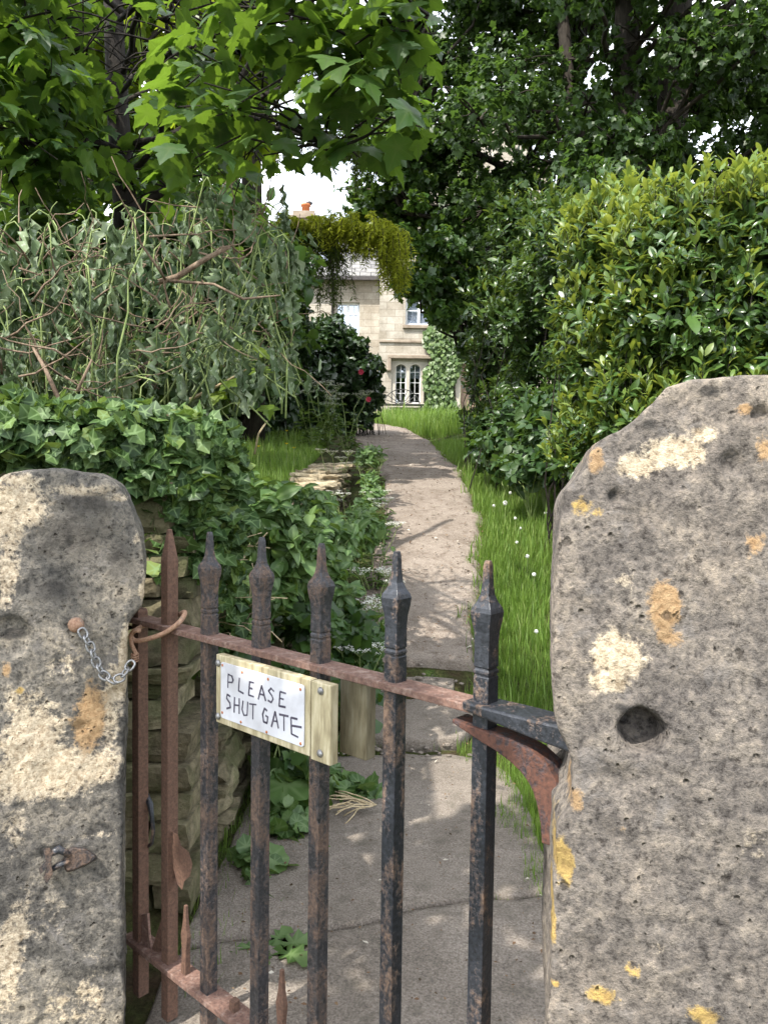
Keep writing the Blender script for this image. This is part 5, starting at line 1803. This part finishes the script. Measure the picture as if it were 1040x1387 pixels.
# ------------------------------------------------------------------ wilted cut stems piled behind the ivy
def wilted(label, x0, x1, ytop, ybot, Y0, Y1, ns, nt, seed):
    random.seed(seed)
    b = at((x0 + x1) / 2, 540, (Y0 + Y1) / 2); b.z = gzf(b.x, b.y)
    t = thing('wilted_plant', label, 'plant', b, 'wilting cut stems heaped behind the wall')
    st_, tw = MB(), MB()
    lf = []
    for k in range(ns):
        px = random.uniform(x0, x1); Y = random.uniform(Y0, Y1)
        py = ybot + (ytop - ybot) * random.random() ** .8
        top = at(px, py, Y)
        root = at(px + random.gauss(0, 50), random.uniform(ybot - 20, ybot + 70), Y + random.uniform(0, .2))
        hook = Vector((random.choice([-1, 1]) * random.uniform(.02, .06), random.gauss(0, .03), 0))
        drop = random.uniform(.05, .16)
        pts = bend(root, top, .03, 5, .02) + [top + hook * .5 + Vector((0, 0, .012)), top + hook * .9 + Vector((0, 0, -.01)), top + hook + Vector((0, 0, -drop * .5)), top + hook * 1.02 + Vector((0, 0, -drop))]
        st_.tube(pts, taper(.0034, .0016, len(pts)), 5)
        for m in range(random.choice([4, 5, 6, 8])):
            f = random.uniform(.3, 1)
            q = pts[-1].lerp(pts[-3], random.random() * (m > 0))
            lf.append((q, (random.gauss(0, .25), random.gauss(0, .25), -1), (random.gauss(0, 1), random.gauss(-.6, .6), .1), random.uniform(.055, .12)))
        for m in range(4):
            q = pts[random.randrange(1, 6)]
            st_.tube(bend(q, q + Vector((random.gauss(0, .05), random.gauss(0, .04), random.uniform(-.02, .06))), .25, 3, .05), .0014, 4)
            lf.append((q + Vector((random.gauss(0, .05), random.gauss(0, .05), random.uniform(-.03, .05))), (random.gauss(0, .35), random.gauss(0, .35), -1), (random.gauss(0, 1), random.gauss(-.6, .6), .2), random.uniform(.04, .085)))
    for k in range(nt):
        px = random.uniform(x0, x1); Y = random.uniform(Y0, Y1)
        a = at(px, random.uniform(ytop + 40, ybot), Y)
        ang = random.gauss(math.pi / 2, .9)
        L_ = random.uniform(.05, .30)
        e = a + Vector((math.cos(ang) * L_, random.gauss(0, .08), math.sin(ang) * L_ * .8))
        tw.tube(bend(a, e, random.gauss(0, .07), 5, .03), taper(random.uniform(.0015, .0042), .0012, 6), 4)
    st_.build('stems', MATS['stem'], t, smooth=True)
    tw.build('twigs', MATS['twig'], t, smooth=True)
    cloud('leaves', MATS['wilt'], T_WILT, np.array([x[0] for x in lf]), np.array([x[1] for x in lf]), np.array([x[2] for x in lf]), np.array([x[3] for x in lf]), t)
    return t


wilted('pale wilted plant with limp grey green leaves at the left edge', -90, 130, 290, 530, 2.15, 2.6, 34, 95, 11)
wilted('tangle of brown twigs and drooping grey leaves in front of the sapling trunk', 110, 270, 270, 530, 2.2, 2.8, 30, 100, 12)
wilted('tall wilted plant whose limp leaf clusters hang beside the conifer trunk', 250, 385, 235, 500, 2.4, 3.0, 36, 45, 13)
# the two thick broken branches in the pile
mb = MB(); mb.tube([at(205, 385, 2.35), at(240, 375, 2.35), at(280, 350, 2.35), at(312, 334, 2.36)], [.008, .009, .008, .006], 7)
mb.tube([at(225, 380, 2.35), at(290, 385, 2.33), at(330, 405, 2.32), at(380, 400, 2.32)], [.005, .004, .004, .002], 6)
tag(mb.build('dead_branch', MATS['twig'], None, at(205, 385, 2.35), smooth=True), 'reddish brown dead forked branch lying across the wilted stems', 'branch')
mb = MB(); mb.tube([at(80, 540, 2.15), at(62, 500, 2.17), at(45, 470, 2.2)], [.007, .006, .004], 7)
mb.tube([at(105, 530, 2.15), at(125, 487, 2.15)], [.005, .003], 6)
tag(mb.build('dead_branch', MATS['twig'], None, at(80, 540, 2.15), smooth=True), 'short forked broken stick poking up out of the ivy at left', 'branch')
random.seed(21)

# young sycamore leaves right of the heap, over the lawn
yl = thing('sycamore_seedling', 'young sycamore shoot with few bright lobed leaves above the left lawn', 'seedling', at(355, 600, 2.8))
mb = MB(); mb.tube([at(345, 615, 2.75), at(350, 588, 2.72), at(362, 570, 2.7)], [.004, .0035, .003], 6); mb.tube([at(250, 545, 2.6), at(300, 520, 2.6), at(335, 500, 2.6), at(355, 510, 2.6)], [.006, .005, .003, .002], 6)
mb.build('stem', MATS['straw'], yl, smooth=True)
P = [at(338, 500, 2.6), at(320, 512, 2.6), at(362, 548, 2.7), at(345, 498, 2.62), at(300, 530, 2.6), at(345, 470, 2.7), at(318, 465, 2.7)]
D = [(.6, -.5, -.3), (-.5, -.5, -.5), (.2, -.8, -.5), (.9, -.1, -.2), (-.3, -.6, -.6), (.8, .2, -.5), (.4, .2, -.6)]
cloud('leaves', MATS['syc_bright'], T_MAPLE, np.array(P), np.array(D, float), np.array([(0, -.5, 1.)] * 7), np.array([.075, .08, .085, .07, .07, .08, .08]), yl)

# ------------------------------------------------------------------ climbers and weeds on the path wall
def weeds(name, label, cat_, lps, tmpl, mat, size, per=4, tilt=75, stem='stem', jit=.3, group=None):
    c = at(*lps[0][:3])
    t = thing(name, label, cat_, (c.x, c.y, gzf(c.x, c.y)), group)
    sets = []; mb = MB()
    for px, py, Y, r, nn in lps:
        c = at(px, py, Y)
        nodes, ax = lump_nodes(c, r, nn, .35)
        sets.append(whorl(nodes, nrmz(ax + np.array([[0.1, -.3, .2]])), per, tilt, 20, .03, size, .28, jit))
        for k in range(12):
            e = Vector(nodes[random.randrange(nn)])
            s = c + Vector((random.gauss(0, r[0] * .3), random.gauss(0, r[1] * .3), -r[2]))
            mb.tube(bend(s, e, .12, 4, .04), taper(.003, .0015, 5), 4)
    mb.build('stems', MATS[stem], t)
    P, D, N, S = cat(*sets)
    cloud('foliage', MATS[mat], tmpl, P, D, N, S, t)
    return t


weeds('climbing_weed', 'mid green climbing weed with broad leaves sprawling over the path wall behind the left bars', 'weed',
      [(395, 740, 2.6, (.14, .2, .12), 100), (340, 700, 2.5, (.15, .2, .12), 90), (450, 740, 3.2, (.14, .2, .12), 100), (430, 790, 3.0, (.16, .2, .14), 100), (360, 790, 2.5, (.13, .15, .1), 70), (400, 690, 3.4, (.2, .25, .1), 90)],
      T_BROAD, 'hop', .05, 5, 78)
weeds('climbing_weed', 'dark trailing weed hanging down the wall face below the spearheads', 'weed',
      [(320, 860, 2.35, (.1, .12, .1), 80), (420, 850, 2.8, (.12, .15, .12), 90), (470, 860, 3.2, (.12, .15, .12), 100), (270, 880, 2.15, (.05, .06, .07), 40), (390, 960, 2.6, (.1, .12, .14), 80), (470, 950, 3.1, (.12, .14, .14), 100), (490, 880, 3.5, (.12, .2, .14), 90)],
      T_IVY, 'elder', .042, 5, 75)
weeds('climbing_weed', 'pale leafy weed growing along the far stretch of the path wall', 'weed',
      [(488, 700, 4.6, (.07, .25, .08), 70), (500, 655, 5.8, (.05, .3, .08), 60), (500, 620, 7.5, (.14, .5, .1), 130), (495, 720, 4.2, (.1, .2, .12), 90), (505, 670, 5.6, (.06, .3, .08), 70)],
      T_BROAD, 'hop', .042, 5, 75)
weeds('mallow', 'round leaved mallow plant growing at the foot of the wall behind the gate bars', 'weed',
      [(392, 1080, 2.55, (.07, .08, .11), 26), (405, 1040, 2.65, (.06, .08, .06), 18), (380, 1150, 2.4, (.06, .08, .06), 18)], T_ROUND, 'hop', .105, 3, 70)
weeds('creeping_weed', 'small leaved creeping weed spreading over the path edge between the bars', 'weed',
      [(450, 1180, 2.2, (.07, .06, .02), 16), (490, 1190, 2.15, (.05, .05, .012), 10), (360, 1230, 2.0, (.07, .1, .05), 34), (480, 1080, 2.6, (.1, .08, .05), 40), (545, 1085, 2.65, (.03, .03, .02), 8), (330, 1250, 1.95, (.05, .1, .06), 22), (350, 1180, 2.1, (.06, .1, .05), 40), (395, 1120, 2.35, (.07, .1, .06), 46), (430, 1060, 2.6, (.08, .1, .06), 46), (325, 1330, 1.72, (.05, .07, .04), 26)], T_ROUND, 'hop', .045, 3, 80)
weeds('leafy_shrub', 'mid green leafy shrub standing close behind the wilted stems', 'shrub',
      [(30, 420, 3.2, (.28, .2, .24), 150), (120, 440, 3.3, (.28, .2, .26), 150), (210, 430, 3.3, (.28, .2, .26), 150), (290, 430, 3.4, (.22, .2, .28), 130), (-60, 430, 3.2, (.28, .2, .26), 120), (80, 340, 3.4, (.26, .2, .18), 110),
       (230, 350, 3.4, (.22, .2, .16), 100), (320, 350, 3.6, (.18, .2, .2), 90), (60, 500, 3.1, (.3, .2, .14), 130), (200, 505, 3.1, (.3, .2, .14), 130), (310, 500, 3.3, (.15, .2, .14), 80)],
      T_BROAD, 'elder', .075, 4, 72, 'twig')
# dandelion rosette
q = ground_at(388, 1312)
dr = thing('dandelion_rosette', 'single toothed dandelion rosette lying on the slab behind the third bar', 'weed', q)
n = 6
az = np.array([.2, -.5, 1.0, 2.0, 3.2, -1.5])
D = np.stack([np.cos(az), np.sin(az), np.full(n, .12)], 1)
cloud('leaves', MATS['hop'], T_DAND, np.array([tuple(q + Vector((-.05, .03, .02)))] * n), D, np.array([(0, -.2, 1.)] * n), np.array([.13, .14, .09, .07, .07, .08]), dr)
# dry straws over the path edge
mb = MB()
for k in range(16):
    a = at(505 + random.uniform(-12, 6), 1108 + random.uniform(-8, 8), 2.45); a.z = gzf(a.x, a.y) + .05
    b = at(450 + random.uniform(-20, 20), 1085 + random.uniform(-10, 40), 2.5 - random.uniform(0, .15)); b.z = gzf(b.x, b.y) + random.uniform(.02, .09)
    mb.tube(bend(a, b, random.uniform(.02, .12), 5, .02), .0022, 4)
tag(mb.build('dry_stalks', MATS['straw'], None, at(480, 1108, 2.45), smooth=True), 'bundle of dry straw coloured stalks lying on the path edge', 'stalks')
mb = MB()
for k in range(46):
    a = at(random.uniform(250, 345), random.uniform(690, 860), random.uniform(2.1, 2.4))
    b = a + Vector((random.gauss(.06, .09), random.gauss(0, .06), random.gauss(0, .04)))
    mb.tube(bend(a, b, random.gauss(0, .1), 4, .03), .0018, 4)
tag(mb.build('dry_stalks', MATS['straw'], None, at(300, 860, 2.2), smooth=True), 'dry bent stalks sticking out of the ivy behind the second and third bars', 'stalks')

# ------------------------------------------------------------------ grass
def grass(name, label, n, sampler, h, hs, mat='grass', tall=None):
    pts = sampler(n)
    x, y = pts[:, 0], pts[:, 1]
    z = gz(x, y) - .005
    m = len(x)
    az = RNG.uniform(0, 6.283, m)
    lean = RNG.beta(1.5, 3, m) * .9
    D = np.stack([np.cos(az) * lean, np.sin(az) * lean, np.ones(m)], 1)
    N = np.stack([-np.cos(az), -np.sin(az), lean], 1)
    S = h * np.exp(hs * RNG.normal(size=m)) * (np.clip(.45 + .22 * (y - 1.9), .45, 1.0) if h < .07 else 1.0)
    me = cloud_mesh(name, T_BLADE, np.stack([x, y, z], 1), D, N, S)
    o = link_mesh(name, me, MATS[mat])
    tag(o, label, 'grass', None, 'stuff')
    return o


def wide(me_w): pass


def samp_right(n):
    y = 1.9 + 9.1 * RNG.random(n) ** 1.4
    x = pathr(y) - .04 + .035 * np.sin(7 * y) + .04 * np.sin(17 * y + 1) + (0.15 + 2.0 * RNG.random(n)) * RNG.random(n) ** .8
    return np.stack([x, y], 1)
grass('grass', 'bright green uncut grass on the right of the path', 130000, samp_right, .058, .4)
def samp_re(n):
    y = 1.7 + 1.4 * RNG.random(n)
    x = pathr(y) - .05 * np.maximum(0, np.sin(y * 9) + .3 * np.sin(y * 31)) - .25 * np.maximum(0, y - 2.55) + np.abs(RNG.normal(0, .10, n))
    return np.stack([x, y], 1)
grass('grass', 'short grass tufts on the right edge of the near slabs', 3600, samp_re, .042, .35)
def samp_left(n):
    y = 3.0 + 8 * RNG.random(n)
    x = -0.72 - 3.2 * RNG.random(n) ** 1.3
    return np.stack([x, y], 1)
grass('grass', 'long bright grass behind the low path wall at left', 60000, samp_left, .08, .35)
def samp_far(n):
    y = 12 + 10.7 * RNG.random(n)
    x = pathr(y) + 3.4 * RNG.random(n) ** 1.2
    return np.stack([x, y], 1)
grass('grass', 'far tall grass in front of the house', 30000, samp_far, .19, .3)
def samp_farl(n):
    y = 17 + 6 * RNG.random(n)
    x = pathl(y) - 2.5 * RNG.random(n) ** 1.2
    return np.stack([x, y], 1)
grass('grass', 'short grass left of the path by the boulder', 9000, samp_farl, .15, .3)
def samp_base(n):
    y = 1.55 + 1.7 * RNG.random(n)
    x = -0.47 + np.abs(RNG.normal(0, .08, n))
    return np.stack([x, y], 1)
grass('grass', 'thin grass along the foot of the wall behind the gate', 1800, samp_base, .05, .45)
def samp_crack(n):
    x = RNG.uniform(-.1, .42, n); x = x[(np.sin(x * 23) > .1) | (x > .33)]
    return np.stack([x, np.array([CR(a) for a in x]) + RNG.normal(0, .012, len(x))], 1)
grass('grass', 'moss and short blades growing in the crack between the slabs', 700, samp_crack, .022, .4)
def samp_step(n):
    x = RNG.uniform(-.2, .48, n)
    y = np.where(RNG.random(n) < .5, 3.0 + RNG.normal(0, .03, n), 3.55 + RNG.normal(0, .03, n))
    return np.stack([x, y], 1)[(x < 0.0) | (x > .3) | (RNG.random(n) < .15)]
grass('grass', 'weedy blades growing around the broken step', 900, samp_step, .045, .4)

# fallen petals, leaves and grit on the path
n = 3400
y = 1.2 + 16 * RNG.random(n) ** 1.2
x = pathl(y) + (pathr(y) - pathl(y)) * RNG.beta(.55, .55, n)
P = np.stack([x, y, pathz(y) + .036 * (y > 3.82) + .012], 1)
D = np.stack([RNG.normal(size=n), RNG.normal(size=n), RNG.normal(0, .15, n)], 1)
o = cloud('fallen_leaves', leaf_mat('leaf_litter', [(0.05, .035, .02), (.16, .09, .05), (.32, .22, .13)], .05, (.2, .15, .05), .7, .2), T_DIAM, P, D, np.stack([RNG.normal(0, .3, n), RNG.normal(0, .3, n), np.ones(n)], 1), RNG.uniform(.005, .02, n) * np.where(y < 3.8, .7, 1.3))
tag(o, 'scattered brown leaf litter lying on the path', 'leaf litter', None, 'stuff')
n = 60
y = 1.4 + 14 * RNG.random(n) ** 1.3
x = pathl(y) + (pathr(y) - pathl(y)) * RNG.random(n)
P = np.stack([x, y, pathz(y) + .036 * (y > 3.82) + .014], 1)
o = cloud('fallen_petals', leaf_mat('petal_litter', [(.5, .45, .36), (.7, .66, .58)], .1, (.6, .6, .5), .7, .2), T_DIAM, P, D[:n], np.stack([RNG.normal(0, .3, n), RNG.normal(0, .3, n), np.ones(n)], 1), RNG.uniform(.010, .026, n) * np.where(y < 3.8, .8, 1.6))
tag(o, 'pale fallen petals and husks dotted over the path', 'petal litter', None, 'stuff')
# pebbles in the broken step
bm = bmesh.new()
for k in range(120):
    x = random.uniform(-.15, .45); y = random.choice([random.gauss(2.99, .03), random.gauss(3.55, .035), random.uniform(3.45, 3.85)])
    r = random.uniform(.004, .013)
    mat_ = Matrix.Translation((x, y, float(pathz(y)) + r * .3)) @ Matrix.Diagonal((r * random.uniform(.8, 1.5), r, r * .6, 1))
    bmesh.ops.create_icosphere(bm, subdivisions=2, radius=1, matrix=mat_)
for v in bm.verts: v.co += noise.noise_vector(v.co * 60) * .004
me = bpy.data.meshes.new('gravel'); bm.to_mesh(me); bm.free(); me.polygons.foreach_set('use_smooth', [True] * len(me.polygons))
tag(link_mesh('gravel', me, MATS['slab']), 'loose gravel and rubble in the broken step', 'gravel', None, 'stuff')

# ------------------------------------------------------------------ flowers (built once each, then copied)
def copy_thing(o, loc, rz, s, label):
    c = o.copy(); COL.objects.link(c); c.location = loc; c.rotation_euler = (0, 0, rz); c.scale = (s, s, s); c['label'] = label
    for ch in o.children:
        k = ch.copy(); COL.objects.link(k); k.parent = c
    return c


cp0 = thing('cow_parsley', 'white cow parsley leaning over the path wall nearest the gate', 'wildflower', (0, 0, 0), 'cow parsley along the path')
mb = MB(); fl = MB(); lf = []
random.seed(5)
for k in range(5):
    a = random.uniform(0, 6.28); top = Vector((.16 * math.cos(a), .16 * math.sin(a), random.uniform(.34, .5)))
    mb.tube(bend((0, 0, 0), top, .05, 5, .02), taper(.004, .002, 6), 5)
    for j in range(9):
        b = j * .7; e = top + Vector((.045 * math.cos(b), .045 * math.sin(b), .022)) * (1 if j else 0) + Vector((0, 0, .02))
        mb.tube([top, e], .001, 3)
        for m in range(12):
            c = e + Vector((random.gauss(0, .008), random.gauss(0, .008), random.gauss(0, .004)))
            s = .0045
            fl.add([c + Vector((-s, 0, 0)), c + Vector((0, -s, .002)), c + Vector((s, 0, 0)), c + Vector((0, s, .002))], [(0, 1, 2, 3)])
    for m in range(14):
        q = Vector((0, 0, 0)).lerp(top, random.uniform(.1, .8))
        a2 = random.uniform(0, 6.28)
        lf.append((q, (math.cos(a2), math.sin(a2), random.uniform(-.3, .5)), (0, 0, 1), random.uniform(.05, .11)))
mb.build('stems', MATS['stem'], cp0); fl.build('flower_heads', MATS['petal'], cp0)
cloud('leaves', MATS['hop'], T_DAND, np.array([x[0] for x in lf], float), np.array([x[1] for x in lf], float), np.array([x[2] for x in lf], float), np.array([x[3] for x in lf]), cp0)
cpl = [(500, 800, 3.9, 1.0, 'white cow parsley leaning over the path wall nearest the gate'), (470, 830, 3.4, .9, 'white cow parsley behind the fourth spearhead'), (505, 740, 4.6, .9, 'white cow parsley overhanging the sunlit left edge of the path'),
       (520, 690, 5.4, .8, 'cow parsley with flat white heads reaching onto the path'), (478, 700, 5.2, .9, 'cow parsley standing beside the pale loose stones'), (452, 650, 6.3, 1.0, 'cow parsley rising behind the pale loose stones'), (500, 650, 6.6, .8, 'small cow parsley at the shaded edge of the path'),
       (470, 590, 9.5, 1.6, 'tall cow parsley in front of the dark flowering shrub'), (445, 595, 9.2, 1.7, 'tallest white cow parsley at the foot of the dark flowering shrub'), (425, 600, 9.0, 1.4, 'cow parsley at the left foot of the dark flowering shrub'), (480, 900, 3.2, .8, 'low cow parsley in the shade below the path wall'),
       (420, 690, 4.6, .9, 'cow parsley among leaves left of the pale loose stones'), (510, 855, 3.6, .8, 'low cow parsley beside the broken step')]
for i, (px, py, Y, s, lab) in enumerate(cpl):
    p = at(px, py, Y); p.z = max(gzf(p.x, p.y), p.z - .42 * s)
    if i == 0:
        cp0.location = p; cp0['label'] = lab; cp0.scale = (s, s, s)
    else:
        copy_thing(cp0, p, i * 1.3, s, lab)

dc0 = thing('dandelion_clock', 'white dandelion clock in the bright grass', 'dandelion', (0, 0, 0), 'dandelion clocks in the right grass')
mb = MB(); mb.tube([(0, 0, 0), (.004, 0, .1), (0, .003, .2)], .0022, 5); mb.build('stem', MATS['stem'], dc0)
mb = MB()
for k in range(150):
    d = Vector((random.gauss(0, 1), random.gauss(0, 1), random.gauss(0, 1))).normalized()
    c = Vector((0, 0, .205)) + d * .017; o1 = d.orthogonal().normalized() * .0035; o2 = d.cross(o1).normalized() * .0035
    mb.add([c + o1, c + o2, c - o1, c - o2], [(0, 1, 2, 3)])
mb.build('seed_head', MATS['fluff'], dc0)
dcl = [(683, 697), (697, 707), (704, 718), (699, 740), (722, 790), (713, 765), (738, 700), (668, 690), (725, 868), (690, 672)]
for i, (px, py) in enumerate(dcl):
    g_ = ground_at(px, py + 22)
    lab = ['dandelion clock nearest the path edge in the upper right grass', 'second dandelion clock in the upper grass cluster', 'lowest dandelion clock of the upper grass cluster', 'dandelion clock alone in mid grass right of the sixth spearhead',
           'dandelion clock in the grass beside the tall gatepost at mid height', 'dandelion clock in mid grass away from the path', 'dandelion clock in the grass touching the tall gatepost', 'small dandelion clock beside the path bend', 'dandelion clock lowest in the shaded grass', 'dandelion clock farthest up the right grass'][i]
    if i == 0: dc0.location = g_; dc0['label'] = lab
    else: copy_thing(dc0, g_, i, random.uniform(.55, .8), lab)

bc0 = thing('buttercup', 'yellow buttercup', 'wildflower', (0, 0, 0), 'buttercups in the left lawn')
mb = MB(); mb.tube([(0, 0, 0), (.004, 0, .12), (0, .003, .24)], .002, 5); mb.build('stem', MATS['stem'], bc0)
mb = MB()
for k in range(5):
    a = k * 1.2566
    mb.add([(0, 0, .24), (.016 * math.cos(a - .5), .016 * math.sin(a - .5), .252), (.024 * math.cos(a), .024 * math.sin(a), .256), (.016 * math.cos(a + .5), .016 * math.sin(a + .5), .252)], [(0, 1, 2, 3)])
mb.build('petals', MATS['yellow'], bc0)
for i, (px, py, lab) in enumerate([(388, 600, 'yellow buttercup highest in the left lawn'), (388, 623, 'yellow buttercup in the middle of the left lawn'), (398, 630, 'yellow buttercup nearest the loose stones'), (350, 628, 'yellow buttercup at the left end of the lawn')]):
    g_ = ground_at(px, py + 14)
    if i == 0: bc0.location = g_; bc0['label'] = lab
    else: copy_thing(bc0, g_, i, 1, lab)

# ------------------------------------------------------------------ light, sky, view
to_sun = Vector((SUN_AZ.x * math.cos(EL), SUN_AZ.y * math.cos(EL), math.sin(EL))).normalized()
sd = bpy.data.lights.new('sun', 'SUN'); so = bpy.data.objects.new('sun', sd); COL.objects.link(so)
sd.energy = 3.8; sd.angle = R(0.5); sd.color = (1.0, 0.95, 0.87)
so.rotation_euler = to_sun.to_track_quat('Z', 'Y').to_euler()
so.location = (0, 0, 20)
w = bpy.data.worlds.new('World'); scene.world = w; w.use_nodes = True
nt = w.node_tree
for n_ in list(nt.nodes): nt.nodes.remove(n_)
out = nt.nodes.new('ShaderNodeOutputWorld'); bg = nt.nodes.new('ShaderNodeBackground')
sky = nt.nodes.new('ShaderNodeTexSky'); sky.sky_type = 'NISHITA'; sky.sun_disc = False
sky.sun_elevation = EL; sky.sun_rotation = math.atan2(to_sun.x, to_sun.y)
sky.air_density = 1.0; sky.dust_density = 1.5
tc = nt.nodes.new('ShaderNodeTexCoord')
cn = nd(nt, 'ShaderNodeTexNoise', Scale=2.2, Detail=7.0, Roughness=0.6); nt.links.new(tc.outputs['Generated'], cn.inputs['Vector'])
cm = ramp(nt, cn.outputs['Fac'], [(0.38, (0, 0, 0)), (0.58, (1, 1, 1))])
s_ = nt.nodes.new('ShaderNodeSeparateColor'); nt.links.new(cm, s_.inputs[0])
colr = mixc(nt, math_n(nt, 'MULTIPLY', s_.outputs[0], 0.8), sky.outputs[0], (13.0, 13.2, 13.5))
nt.links.new(colr, bg.inputs[0]); bg.inputs[1].default_value = 0.15
nt.links.new(bg.outputs[0], out.inputs[0])

scene.view_settings.view_transform = 'Standard'
scene.view_settings.look = 'None'
scene.view_settings.exposure = 1.15
scene.view_settings.gamma = 1.0
